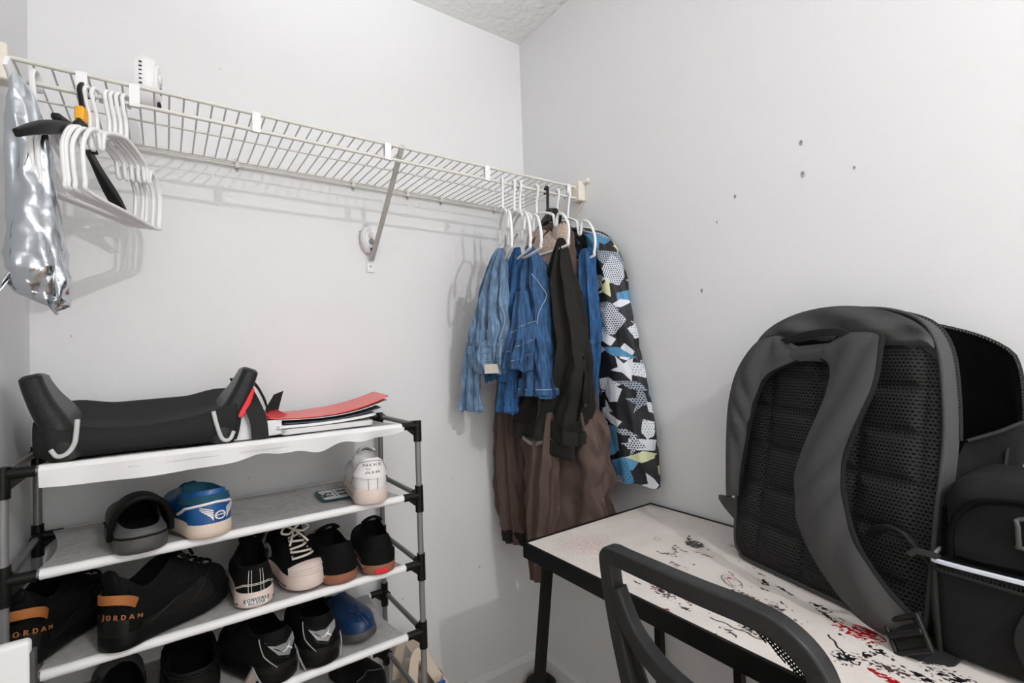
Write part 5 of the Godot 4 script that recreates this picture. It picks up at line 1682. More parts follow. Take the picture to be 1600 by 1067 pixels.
	for q in [["black basketball shoe with silver badge and leaping figure on tongue", Vector3(-0.955, F[3], 0.325), Vector2(-0.36, -0.93)], ["black basketball shoe with silver badge on heel, beside blue slipper", Vector3(-0.872, F[3], 0.324), Vector2(-0.02, -1)]]:
		t = shoe_base(jd, "basketball_shoe", q[0], "sneaker", q[1], q[2], "black basketball shoes with silver badges")
		var kb := 0.0 if q[2].x > -0.3 else 0.0
		part("badge_frame", shoe_mark(jd, PackedVector2Array([Vector2(-1.15, 0.95), Vector2(-0.6, 0.6), Vector2(0.1, 0.55), Vector2(1.1, 1.15), Vector2(0.95, 0.1), Vector2(0.2, -1.2), Vector2(-0.4, -0.7)]), kb, 0.58, 0.08, 0.3, 0.003), M.shoe_gloss, t)
		part("heel_badge", shoe_mark(jd, PackedVector2Array([Vector2(-0.9, 0.6), Vector2(-0.45, 0.4), Vector2(0.1, 0.34), Vector2(0.9, 0.8), Vector2(0.76, 0.1), Vector2(0.2, -0.85), Vector2(-0.35, -0.45)]), kb, 0.58, 0.08, 0.3, 0.0048), M.silver, t, "silver heel badge")
		part("figure_mark", shoe_mark(jd, figure_poly(), kb - 0.012, 0.56, 0.03, 0.12, 0.0066), M.white, t)
		part("badge_line", shoe_line(jd, [Vector2(0.12, 0.95), Vector2(0.085, 0.5), Vector2(0.035, 0.14)], 0.0014, 0.003), M.silver, t)
		part("mudguard", shoe_patch(jd, -0.2, 0.16, 0.0, 0.2, 0.0026), M.shoe_gloss, t)
		# pale toothed sole inserts
		for k in [0.13, 0.87]:
			part("sole_insert", shoe_mark({"L": 0.25, "wb": 0.052, "wh": 0.045, "hs": 0.002, "hh": 0.1, "hd": 0.1, "ht": 0.1, "st": 0.5, "wc": 0.045, "toe": 0.04}, PackedVector2Array([Vector2(-1, 0), Vector2(1, 0), Vector2(0.1, 1)]), k, 0.0, 0.05, 0.42, 0.001), M.rubber_pink, t)
			part("insert_trim", shoe_line({"L": 0.25, "wb": 0.052, "wh": 0.045, "hs": 0.002, "hh": 0.1, "hd": 0.1, "ht": 0.1, "st": 0.5, "wc": 0.045, "toe": 0.04}, [Vector2(k + 0.055, 0.0), Vector2(k - 0.005, 0.44), Vector2(k - 0.055, 0.0)], 0.0022, 0.003), M.silver, t)
		var tg := shoe_tongue(jd, t, 0.04, 0.03, M.shoe_black, -0.004)
		var e := shoe_pt(jd, 0.5, 1.0)
		var fg := MB.new()
		fg.plate(figure_poly(), 0.0012 / 0.014, Transform3D(Basis(Vector3(-0.011, 0, 0), Vector3(0, 0.014, 0.004), Vector3(0, 0.004, -0.014)), e + Vector3(0.0, 0.024, -0.012)))
		part("figure_mark", fg, M.lace, tg)
		var lb := MB.new()
		lb.sheet(4, 4, func(u, w): return e + Vector3(lerpf(-0.001, -0.015, u), 0.004 + 0.014 * w, -0.012 - 0.002 * w), 0.001)
		part("size_label", lb, M.leather_white, t)
		shoe_laces(jd, t, 0.55, 0.94, 5, 0.06, M.shoe_black, 0.003)
	var sl := {"L": 0.23, "wb": 0.043, "wh": 0.034, "hs": 0.018, "hh": 0.022, "hd": 0.018, "ht": 0.056, "st": 0.4, "wc": 0.03, "toe": 0.036, "upper": M.velvet, "sole": M.rubber_grey, "roll": 0.004, "bulge": 0.1}
	t = shoe_base(sl, "blue_slipper", "shiny blue velvet slipper with wrinkled toe on fourth tier", "slipper", Vector3(-0.81, F[3], 0.075), Vector2(0.2, 1))
	for e in [[Vector2(0.46, 0.2), Vector2(0.49, 0.42), Vector2(0.45, 0.62)], [Vector2(0.54, 0.22), Vector2(0.52, 0.4), Vector2(0.56, 0.56)], [Vector2(0.49, 0.12), Vector2(0.51, 0.3), Vector2(0.5, 0.5)]]:
		part("wrinkle", shoe_line(sl, e, 0.0032, 0.001), M.velvet, t)
	t = shoe_base({"L": 0.235, "wb": 0.045, "wh": 0.038, "hs": 0.025, "hh": 0.045, "hd": 0.04, "ht": 0.06, "st": 0.5, "wc": 0.034, "toe": 0.034, "upper": M.shoe_gloss, "sole": M.rubber_black}, "black_slip_on", "black shoe with side straps at lower left of fourth tier", "shoe", Vector3(-1.225, F[3], 0.31), Vector2(-0.15, -1))
	var SB := {"L": 0.235, "wb": 0.045, "wh": 0.038, "hs": 0.025, "hh": 0.045, "hd": 0.04, "ht": 0.06, "st": 0.5, "wc": 0.034, "toe": 0.034}
	for k in [0.1, 0.2, 0.3]:
		part("strap_loop", shoe_line(SB, [Vector2(k, 0.2), Vector2(k + 0.02, 0.7)], 0.0026), M.rubber_grey, t)
	# --- fifth tier
	var s5 := sl.duplicate()
	s5.upper = M.shoe_black
	s5.sole = M.rubber_black
	s5.toe = 0.045
	s5.wb = 0.048
	t = shoe_base(s5, "black_slipper", "plain black slipper on the fifth tier at bottom edge", "slipper", Vector3(-0.775, F[4], 0.06), Vector2(0.16, 1))
	part("toe_seam", shoe_line(s5, [Vector2(0.4, 0.3), Vector2(0.5, 0.5), Vector2(0.6, 0.3)], 0.0012), M.rubber_grey, t)

# ---------------------------------------------------------------- backpack
func build_backpack():
	var t := thing("backpack", "large black backpack leaning on the wall, padded straps facing out", "backpack")
	var X := Vector3(-0.242, 0, 0.970).normalized()
	var Y := Vector3(0.167, 0.985, 0.042).normalized()
	var Z := X.cross(Y).normalized()
	t.transform = Transform3D(Basis(X, Y, Z), Vector3(-0.2115, 0.766, 1.0945))
	var half := [Vector2(-0.13, 0.002), Vector2(-0.168, 0.012), Vector2(-0.182, 0.04), Vector2(-0.188, 0.14), Vector2(-0.19, 0.26), Vector2(-0.188, 0.35), Vector2(-0.17, 0.425), Vector2(-0.14, 0.474), Vector2(-0.085, 0.503), Vector2(-0.015, 0.514), Vector2(0.057, 0.512), Vector2(0.11, 0.502), Vector2(0.15, 0.48), Vector2(0.172, 0.44), Vector2(0.182, 0.38), Vector2(0.187, 0.3), Vector2(0.182, 0.2), Vector2(0.177, 0.08), Vector2(0.17, 0.014), Vector2(0.13, 0.0)]
	var out := spline(half, 4, true)
	var ring := func(z: float, s: float, lift: float, f = null) -> PackedVector3Array:
		var r := PackedVector3Array()
		for p in out:
			var q := Vector3((p.x) * s, (p.y - 0.25) * s + 0.25, z)
			# the underside stays level on the table
			q.y = maxf(q.y, -z * 0.172 + 0.001) if p.y < 0.03 else q.y + lift
			if f != null: q += f.call(p)
			r.append(q)
		return r
	# padded back with mesh cloth: quilted cushions
	var pm := MB.new()
	var vs := [-0.205, -0.115, -0.018, 0.068, 0.16, 0.2]
	var hs := [-0.02, 0.08, 0.155, 0.235, 0.313, 0.385, 0.47]
	var puff := func(x: float, y: float) -> float:
		var dx := 1.0
		var dy := 1.0
		for a in vs: dx = minf(dx, absf(x - a - 0.012 * (y - 0.25) * 2.0 * (1.0 if a < 0.1 else 0.3)))
		for a in hs: dy = minf(dy, absf(y - a + 0.01 * sin(x * 9.0)))
		return 0.011 * (1.0 - exp(-minf(dx, dy) / 0.01))
	pm.grid(90, 110, func(u, w):
		var y := lerpf(0.004, 0.462, w)
		var hw := 0.186 - 0.02 * smoothstep(0.03, 0.0, y) - 0.06 * smoothstep(0.38, 0.47, y) * smoothstep(0.38, 0.47, y)
		var x := lerpf(-hw, hw - 0.004, u)
		var e := minf(minf(u, 1.0 - u) * 12.0, minf(w, 1.0 - w) * 14.0)
		return Vector3(x, y, puff.call(x, y) * minf(1.0, e) + 0.004 * minf(1.0, e)))
	part("mesh_back_panel", pm, M.airmesh, t)
	# main sack: two halves joined by an open zip at the upper right
	var bm := MB.new()
	bm.loft([ring.call(-0.002, 0.985, 0.0), ring.call(0.001, 1.0, 0.0), ring.call(-0.012, 1.008, 0.0), ring.call(-0.035, 1.005, 0.0)], true, false)
	bm.loft([ring.call(-0.035, 1.005, 0.0), ring.call(-0.036, 0.97, 0.0), ring.call(-0.012, 0.95, 0.0)], false, true)
	part("back_shell", bm, M.nylon, t)
	# front half swings open at the upper right
	var gape := func(z: float) -> Callable:
		return func(p: Vector2) -> Vector3:
			var k := smoothstep(0.29, 0.345, p.y) * smoothstep(0.06, 0.15, p.x)
			var k2 := smoothstep(0.3, 0.47, p.y) * smoothstep(-0.1, 0.12, p.x)
			return Vector3(0.042 * k * (1.0 - smoothstep(0.45, 0.5, p.y) * 0.6), -0.012 * k2, -0.075 * k - 0.01 * k2) * z
	var fm := MB.new()
	fm.loft([ring.call(-0.036, 1.004, 0.0, gape.call(1.0)), ring.call(-0.06, 1.01, -0.004, gape.call(0.9)), ring.call(-0.1, 1.0, -0.02, gape.call(0.75)), ring.call(-0.14, 0.96, -0.05, gape.call(0.6)), ring.call(-0.165, 0.86, -0.09, gape.call(0.5)), ring.call(-0.17, 0.6, -0.08, gape.call(0.3))], false, true)
	fm.loft([ring.call(-0.036, 1.004, 0.0, gape.call(1.0)), ring.call(-0.06, 0.96, -0.006, gape.call(0.9)), ring.call(-0.13, 0.92, -0.05, gape.call(0.6)), ring.call(-0.155, 0.6, -0.08, gape.call(0.4))], false, true)
	var fs := part("front_shell", fm, M.nylon_dark, t)
	# zip tapes and teeth along both lips
	var l1 := []
	var l2 := []
	var r1: PackedVector3Array = ring.call(-0.036, 1.008, 0.0)
	var r2: PackedVector3Array = ring.call(-0.036, 1.012, 0.0, gape.call(1.0))
	for i in out.size():
		if out[i].y > 0.29:
			l1.append(r1[i])
			l2.append(r2[i])
	var cut := func(a: Array) -> Array:
		# start the open run at the left side
		var k := 0
		for i in a.size():
			if a[i].distance_to(a[(i + 1) % a.size()]) > 0.15: k = i + 1
		return a.slice(k) + a.slice(0, k)
	l1 = cut.call(l1)
	l2 = cut.call(l2)
	for q in [[l1, "back_zip"], [l2, "front_zip"]]:
		var zm := MB.new()
		zm.tube(q[0], 0.0032, 7)
		var z := part(q[1], zm, M.webbing, t)
		var tm := MB.new()
		for i in q[0].size() - 1:
			var n := maxi(2, int(q[0][i].distance_to(q[0][i + 1]) / 0.004))
			for j in n:
				tm.rbox(Vector3(0.0016, 0.0036, 0.0022), 0.0006, Transform3D(Basis(Vector3.FORWARD, i * 0.1), q[0][i].lerp(q[0][i + 1], j / float(n)) + Vector3(0, 0, 0.003)), 1)
		part("zip_teeth", tm, M.rubber_grey, z)
	# piping round the back panel
	var pip := []
	for p in ring.call(0.002, 1.004, 0.0): pip.append(p)
	part("edge_piping", tube_mb(pip, 0.0035, 8, true), M.nylon, t)
	# padded hood above the panel
	var hm := MB.new()
	hm.grid(50, 18, func(u, w):
		var a := lerpf(PI * 1.02, -0.05, u)
		var top := Vector2(0.006 + cos(a) * 0.168, 0.44 + sin(a) * 0.068 * (1.0 + 0.15 * sin(a)))
		var bot := Vector2(lerpf(-0.136, 0.172, u), 0.452 - 0.012 * u)
		var p := bot.lerp(top, w)
		var wr := 0.006 * sin(u * 17.0 + w * 5.0) * sin(PI * w) * sin(PI * u) + 0.004 * sin(u * 31.0 - w * 4.0) * sin(PI * w)
		return Vector3(p.x, p.y, 0.006 + 0.022 * sin(PI * minf(w * 0.62 + 0.16, 1.0)) * (0.4 + 0.6 * sin(PI * u)) + wr))
	part("top_hood", hm, M.nylon, t)
	# yoke and shoulder straps: padded pieces bounded by an inner and an outer edge
	var strap := func(inn: Array, oute: Array, z: Callable, th: float) -> MB:
		var a := spline(inn, 8)
		var b := spline(oute, 8)
		var n := 64
		var m := MB.new()
		m.sheet(10, n, func(u, w):
			var i: float = w * (a.size() - 1)
			var j: float = w * (b.size() - 1)
			var p: Vector2 = a[int(i)].lerp(a[mini(int(i) + 1, a.size() - 1)], i - int(i))
			var q: Vector2 = b[int(j)].lerp(b[mini(int(j) + 1, b.size() - 1)], j - int(j))
			var c := p.lerp(q, u)
			var zz: float = z.call(w) + 0.007 * sin(PI * u) + 0.0035 * sin(w * 34.0 + u * 6.0 + sin(w * 11.0) * 2.0) * sin(PI * u)
			return Vector3(c.x, c.y, zz), th)
		return m
	var Ri := [Vector2(-0.002, 0.424), Vector2(0.03, 0.408), Vector2(0.045, 0.383), Vector2(0.043, 0.336), Vector2(0.03, 0.288), Vector2(0.018, 0.24), Vector2(0.012, 0.2), Vector2(0.016, 0.163), Vector2(0.021, 0.126), Vector2(0.036, 0.095), Vector2(0.06, 0.06), Vector2(0.09, 0.028), Vector2(0.118, 0.008), Vector2(0.142, 0.001)]
	var Ro := [Vector2(0.045, 0.462), Vector2(0.108, 0.455), Vector2(0.119, 0.43), Vector2(0.119, 0.37), Vector2(0.109, 0.326), Vector2(0.097, 0.279), Vector2(0.089, 0.238), Vector2(0.091, 0.203), Vector2(0.099, 0.16), Vector2(0.113, 0.12), Vector2(0.132, 0.09), Vector2(0.153, 0.064), Vector2(0.168, 0.048), Vector2(0.18, 0.034)]
	var Li := [Vector2(-0.02, 0.424), Vector2(-0.066, 0.408), Vector2(-0.097, 0.388), Vector2(-0.115, 0.359), Vector2(-0.131, 0.303), Vector2(-0.142, 0.248), Vector2(-0.153, 0.191), Vector2(-0.166, 0.13)]
	var Lo := [Vector2(-0.085, 0.462), Vector2(-0.118, 0.46), Vector2(-0.145, 0.436), Vector2(-0.173, 0.386), Vector2(-0.186, 0.326), Vector2(-0.19, 0.27), Vector2(-0.19, 0.19), Vector2(-0.189, 0.12)]
	var rs := part("shoulder_strap", strap.call(Ri, Ro, func(w): return 0.022 + 0.05 * sin(PI * pow(w, 0.9)) + 0.012 * w, 0.012), M.nylon, t)
	var ls := part("shoulder_strap", strap.call(Li, Lo, func(w): return 0.022 + 0.02 * sin(PI * w), 0.012), M.nylon, t)
	for q in [[Ri, rs, 0.05, 0.012, 0.9], [Ro, rs, 0.05, 0.012, 0.9]]:
		var pts := []
		var sp := spline(q[0], 5)
		for i in sp.size():
			var w := i / float(sp.size() - 1)
			pts.append(Vector3(sp[i].x, sp[i].y, 0.022 + q[2] * sin(PI * pow(w, 0.9)) + q[3] * w))
		part("strap_binding", tube_mb(pts, 0.006, 8), M.nylon_dark, q[1])
	for q in [Li, Lo]:
		var pts := []
		var sp := spline(q, 5)
		for i in sp.size(): pts.append(Vector3(sp[i].x, sp[i].y, 0.022 + 0.02 * sin(PI * i / float(sp.size() - 1))))
		part("strap_binding", tube_mb(pts, 0.006, 8), M.nylon_dark, ls)
	# yoke between the straps, leaving the slot under the grab handle
	var ym := MB.new()
	ym.sheet(14, 5, func(u, w):
		var x := lerpf(-0.1, 0.06, u)
		return Vector3(x, lerpf(0.405 + 0.012 * sin(PI * u), 0.436 + 0.012 * u, w), 0.026 + 0.006 * sin(PI * w)), 0.01)
	part("yoke", ym, M.nylon, t)
	var gh := MB.new()
	gh.sweep(spline([Vector3(-0.09, 0.44, 0.026), Vector3(-0.075, 0.452, 0.034), Vector3(-0.03, 0.461, 0.042), Vector3(0.02, 0.466, 0.042), Vector3(0.045, 0.464, 0.034), Vector3(0.06, 0.452, 0.026)], 6), rect_prof(0.005, 0.014, 0.002), Vector3(0, 1, 0.3))
	part("grab_handle", gh, M.webbing, t)
	var slot := MB.new()
	slot.rbox(Vector3(0.1, 0.02, 0.006), 0.002, Transform3D(Basis(Vector3.BACK, 0.12), Vector3(-0.018, 0.447, 0.019)))
	part("handle_recess", slot, M.lining, t)
	# ladder buckle, patch and webbing at the strap's foot
	var foot := Transform3D(Basis(Vector3.BACK, 0.58) * Basis(Vector3.RIGHT, -0.15), Vector3(0.18, 0.016, 0.052))
	var bk := MB.new()
	for q in [[Vector3(0.052, 0.007, 0.008), Vector3(0, 0.022, 0)], [Vector3(0.052, 0.009, 0.01), Vector3(0, 0.002, 0.003)], [Vector3(0.052, 0.007, 0.008), Vector3(0, -0.02, 0)], [Vector3(0.006, 0.05, 0.008), Vector3(-0.025, 0.001, 0)], [Vector3(0.006, 0.05, 0.008), Vector3(0.025, 0.001, 0)]]:
		bk.rbox(q[0], 0.003, foot * Transform3D(Basis.IDENTITY, q[1]))
	part("buckle", bk, M.black, t)
	var wb := MB.new()
	wb.sweep(spline([foot * Vector3(0, 0.03, -0.014), foot * Vector3(0, 0.008, -0.006), foot * Vector3(0, -0.016, -0.005), foot * Vector3(0, -0.025, -0.02), Vector3(0.2, 0.004, 0.0), Vector3(0.192, 0.03, -0.04)], 6), rect_prof(0.042, 0.003, 0.001), Vector3(0, 0.3, 1))
	part("adjuster_webbing", wb, M.webbing, t)
	var pt := MB.new()
	pt.sweep([Vector3(0.092, 0.082, 0.068), Vector3(0.108, 0.092, 0.068), Vector3(0.122, 0.097, 0.064)], rect_prof(0.006, 0.006, 0.002), Vector3.UP)
	part("strap_keeper", pt, M.webbing, rs)
	var lo := MB.new()
	lo.sweep(spline([Vector3(0.1, 0.13, 0.012), Vector3(0.125, 0.15, 0.03), Vector3(0.155, 0.152, 0.03), Vector3(0.18, 0.12, 0.012)], 6), rect_prof(0.004, 0.022, 0.0015), Vector3(0, 0.3, 1))
	part("side_webbing", lo, M.webbing, t)
	# left compression wing
	var wm := MB.new()
	wm.sheet(10, 6, func(u, w):
		var a := Vector3(-0.172, lerpf(0.055, 0.11, w), -0.01)
		var b := Vector3(-0.253, lerpf(0.1, 0.108, w), -0.015)
		return a.lerp(b, u) + Vector3(0, 0.006 * sin(PI * u), 0.012 * sin(PI * u)), 0.004)
	part("side_wing", wm, M.nylon, t)
	# side pocket zip with its pull
	var sz := MB.new()
	sz.tube(spline([Vector3(0.189, 0.2, -0.03), Vector3(0.203, 0.215, -0.07), Vector3(0.205, 0.24, -0.11), Vector3(0.2, 0.33, -0.14)], 6), 0.003, 7)
	part("pocket_zip", sz, M.webbing, t)
	var zp := MB.new()
	zp.tube([Vector3(0.2, 0.215, -0.065), Vector3(0.21, 0.222, -0.06), Vector3(0.216, 0.238, -0.055), Vector3(0.21, 0.246, -0.058), Vector3(0.203, 0.238, -0.06)], 0.0022, 7, true)
	part("zip_pull", zp, M.silver, t)
	var sp2 := MB.new()
	sp2.sheet(8, 6, func(u, w): return Vector3(0.186 + 0.014 * sin(PI * u), lerpf(0.02, 0.2 - 0.01 * sin(PI * u), w), lerpf(-0.008, -0.11, u)), 0.005)
	part("side_pocket", sp2, M.nylon_dark, t)

# ---------------------------------------------------------------- lunch bag
func build_lunch_bag():
	var t := thing("lunch_bag", "black insulated lunch bag with white zip trim in front of backpack", "bag", Vector3(-0.165, 0.7635, 1.43))
	var o := t.position
	# lower body, front face at x = -0.272
	var bm := MB.new()
	bm.rbox(Vector3(0.2, 0.134, 0.3), 0.018, Transform3D(Basis.IDENTITY, Vector3(-0.172, 0.8315, 1.43) - o), 5)
	part("lower_body", bm, M.nylon_dark, t)
	var um := MB.new()
	um.rbox(Vector3(0.185, 0.125, 0.28), 0.034, Transform3D(Basis.IDENTITY, Vector3(-0.166, 0.952, 1.432) - o), 6)
	var ub := part("lid", um, M.nylon_dark, t)
	# front panel of the lid with an arched piping
	var arch := spline([Vector3(-0.262, 0.906, 1.3), Vector3(-0.264, 0.945, 1.303), Vector3(-0.264, 0.975, 1.317), Vector3(-0.264, 0.993, 1.345), Vector3(-0.264, 0.998, 1.43), Vector3(-0.264, 0.993, 1.52), Vector3(-0.264, 0.97, 1.548), Vector3(-0.262, 0.91, 1.56)], 6)
	for k in arch.size(): arch[k] -= o
	part("lid_piping", tube_mb(arch, 0.004, 8), M.lining, ub)
	var pm := MB.new()
	pm.grid(16, 10, func(u, w):
		var z := lerpf(1.306, 1.553, u)
		var top := 0.992 - 0.04 * pow(absf(u * 2.0 - 1.0), 6.0)
		return Vector3(-0.261 - 0.006 * sin(PI * u) * sin(PI * w) - 0.002 * sin(u * 14.0 + w * 5.0), lerpf(0.908, top, w), z) - o)
	part("lid_panel", pm, M.nylon_dark, ub)
	# zip: white reflective tape, teeth and pull along the waist
	var zt := MB.new()
	zt.sweep(spline([Vector3(-0.2, 0.9, 1.278), Vector3(-0.262, 0.899, 1.283), Vector3(-0.2755, 0.8985, 1.3), Vector3(-0.2765, 0.8985, 1.43), Vector3(-0.2755, 0.8985, 1.56), Vector3(-0.25, 0.8985, 1.582)], 6).map(func(p): return p - o), rect_prof(0.005, 0.006, 0.0015), Vector3.UP)
	part("reflective_trim", zt, M.reflect, t, "white reflective trim")
	var zm := MB.new()
	for i in 64:
		zm.rbox(Vector3(0.004, 0.006, 0.0022), 0.0008, Transform3D(Basis.IDENTITY, Vector3(-0.2745, 0.8885, 1.294 + i * 0.0043) - o), 1)
	part("zip_teeth", zm, M.black, t)
	var fp := MB.new()
	fp.tube(spline([Vector3(-0.266, 0.885, 1.287), Vector3(-0.274, 0.886, 1.3), Vector3(-0.275, 0.882, 1.43), Vector3(-0.274, 0.886, 1.56)], 6).map(func(p): return p - o), 0.003, 7)
	part("zip_welt", fp, M.webbing, t)
	var ep := MB.new()
	ep.tube(spline([Vector3(-0.266, 0.888, 1.283), Vector3(-0.27, 0.83, 1.2825), Vector3(-0.266, 0.77, 1.284)], 6).map(func(p): return p - o), 0.0045, 8)
	part("corner_piping", ep, M.webbing, t)
	var zl := MB.new()
	zl.sweep(spline([Vector3(-0.268, 0.902, 1.29), Vector3(-0.282, 0.908, 1.283), Vector3(-0.292, 0.911, 1.27), Vector3(-0.296, 0.905, 1.262)], 4).map(func(p): return p - o), rect_prof(0.004, 0.009, 0.0015), Vector3(0, 1, 0))
	part("zip_pull", zl, M.webbing, t)
	# handle webbing and ring
	var wb := MB.new()
	wb.sweep(spline([Vector3(-0.274, 0.875, 1.4), Vector3(-0.28, 0.85, 1.385), Vector3(-0.281, 0.82, 1.378), Vector3(-0.275, 0.78, 1.39)], 6).map(func(p): return p - o), rect_prof(0.003, 0.03, 0.001), Vector3(0, 0, 1))
	part("handle_webbing", wb, M.webbing, t)
	var dr := MB.new()
	dr.tube(spline([Vector3(-0.268, 0.976, 1.372), Vector3(-0.274, 0.968, 1.372), Vector3(-0.274, 0.945, 1.372), Vector3(-0.268, 0.94, 1.372), Vector3(-0.268, 0.94, 1.4), Vector3(-0.268, 0.976, 1.4)], 3, true).map(func(p): return p - o), 0.003, 8, true)
	part("metal_ring", dr, M.rubber_grey, t)
	var sp := MB.new()
	sp.rbox(Vector3(0.14, 0.11, 0.01), 0.004, Transform3D(Basis.IDENTITY, Vector3(-0.17, 0.832, 1.2775) - o))
	part("side_pocket", sp, M.nylon, t)

# ---------------------------------------------------------------- office chair
func build_chair():
	var t := thing("office_chair", "black plastic office chair with open backrest pulled up to the table", "chair", Vector3(-0.35, 0, 1.1))
	var o := t.position
	var zc := 1.115
	# backrest outline: x leans away from the table towards the top
	var bx := func(y: float, z: float) -> float: return -0.592 + (0.9 - y) * 0.1 + 0.28 * (z - zc) * (z - zc)
	var P := func(z: float, y: float) -> Vector3: return Vector3(bx.call(y, z), y, z) - o
	var loop := [P.call(0.953, 0.872), P.call(0.956, 0.884), P.call(0.968, 0.89), P.call(1.0, 0.89), P.call(zc, 0.89), P.call(1.19, 0.89), P.call(1.23, 0.882), P.call(1.258, 0.858), P.call(1.268, 0.82), P.call(1.27, 0.74), P.call(1.255, 0.64), P.call(1.21, 0.54), P.call(zc, 0.51), P.call(1.03, 0.55), P.call(0.985, 0.64), P.call(0.964, 0.74), P.call(0.955, 0.82)]
	var fm := MB.new()
	var path := spline(loop, 6, true)
	var wd := []
	var prof := rect_prof(0.027, 0.026, 0.0045)
	fm.sweep(path, prof, Vector3.RIGHT, null, true)
	part("back_frame", fm, M.chair, t)
	# lower rail that splits from the sides and sags across
	var rm := MB.new()
	rm.sweep(spline([P.call(0.962, 0.835), P.call(0.98, 0.795), P.call(1.005, 0.765), P.call(1.05, 0.74), P.call(1.115, 0.728), P.call(1.19, 0.74), P.call(1.235, 0.77), P.call(1.262, 0.82)], 6), rect_prof(0.03, 0.024, 0.005), Vector3.RIGHT)
	part("back_rail", rm, M.chair, t)
	# stretched net: two sets of crossing threads
	var nm := MB.new()
	var inside := func(z: float, y: float) -> bool:
		var q := (z - zc) / 0.14
		if y > 0.728 + 0.05 * q * q:
			# torn away above the rail, a scrap is left in the far corner
			return y > 0.874 - (z - 1.185) * 0.72 and z < 1.25 and y < 0.876 and z > 1.18
		return absf(q) < 0.6 - 0.5 * smoothstep(0.66, 0.5, y) and y > 0.53
	var pitch := 0.0055
	for s in [-1.0, 1.0]:
		for k in range(-90, 160):
			var run := []
			for j in 140:
				var y := 0.5 + j * 0.0029
				var z: float = 0.9 + k * pitch + s * (y - 0.5)
				if z > 0.95 and z < 1.275 and inside.call(z, y): run.append(P.call(z, y))
				else:
					if run.size() > 1: nm.tube(run, 0.0011, 4)
					run = []
			if run.size() > 1: nm.tube(run, 0.0011, 4)
	var nt := part("back_net", nm, M.black_matte, t)
	nt.set_meta("kind", "stuff")
	var wm := MB.new()
	wm.sheet(4, 10, func(u, w):
		var y := lerpf(0.82, 0.6, w)
		return P.call(lerpf(0.962 + 0.02 * w, 0.968 + 0.05 * w + 0.03 * w * w, u), y) + Vector3(0.006, 0, 0), 0.004)
	part("side_web", wm, M.chair, t)
	# seat, post, base with five arms and castors
	var sm := MB.new()
	var rings := []
	for q in [[0.43, 0.75], [0.432, 0.95], [0.445, 1.0], [0.462, 0.99], [0.475, 0.9], [0.478, 0.6]]:
		var ring := PackedVector3Array()
		for i in 40:
			var a := TAU * i / 40.0
			var r := Vector2(signf(cos(a)) * pow(absf(cos(a)), 0.7), signf(sin(a)) * pow(absf(sin(a)), 0.7))
			ring.append(Vector3(-0.33 + r.x * 0.215 * q[1], q[0] + 0.012 * (1.0 if q[0] > 0.46 else 0.0) * r.x * r.x, 1.1 + r.y * 0.215 * q[1]) - o)
		rings.append(ring)
	sm.loft(rings)
	part("seat", sm, M.black_matte, t)
	var um := MB.new()
	um.sweep(spline([P.call(zc, 0.53), Vector3(-0.54, 0.46, zc) - o, Vector3(-0.47, 0.42, zc) - o, Vector3(-0.33, 0.415, zc) - o], 6), rect_prof(0.05, 0.022, 0.006), Vector3.UP)
	part("back_bracket", um, M.chair, t)
	var pm := MB.new()
	pm.lathe([Vector2(0.028, 0.09), Vector2(0.028, 0.25), Vector2(0.018, 0.252), Vector2(0.018, 0.42), Vector2(0.06, 0.425), Vector2(0.06, 0.435)], Transform3D(Basis.IDENTITY, Vector3(-0.33, 0, 1.1) - o))
	part("post", pm, M.chair, t)
	for k in 5:
		var a := TAU * k / 5.0 + 0.3
		var d := Vector3(cos(a), 0, sin(a))
		var c := Vector3(-0.33, 0, 1.1) - o
		var am := MB.new()
		am.sweep([c + d * 0.02 + Vector3(0, 0.1, 0), c + d * 0.15 + Vector3(0, 0.088, 0), c + d * 0.26 + Vector3(0, 0.068, 0)], rect_prof(0.04, 0.03, 0.008), Vector3.UP, [1.0, 0.85, 0.65])
		var ap := part("base_arm", am, M.chair, t)
		var cm := MB.new()
		cm.lathe([Vector2(0.006, -0.016), Vector2(0.024, -0.014), Vector2(0.025, 0), Vector2(0.024, 0.014), Vector2(0.006, 0.016)], Transform3D(Basis(d.cross(Vector3.UP), PI * 0.5).rotated(Vector3.UP, 0.4), c + d * 0.255 + Vector3(0, 0.0255, 0)), 20)
		cm.tube([c + d * 0.255 + Vector3(0, 0.03, 0), c + d * 0.255 + Vector3(0, 0.072, 0)], 0.008, 8)
		part("castor", cm, M.rubber_black, ap)

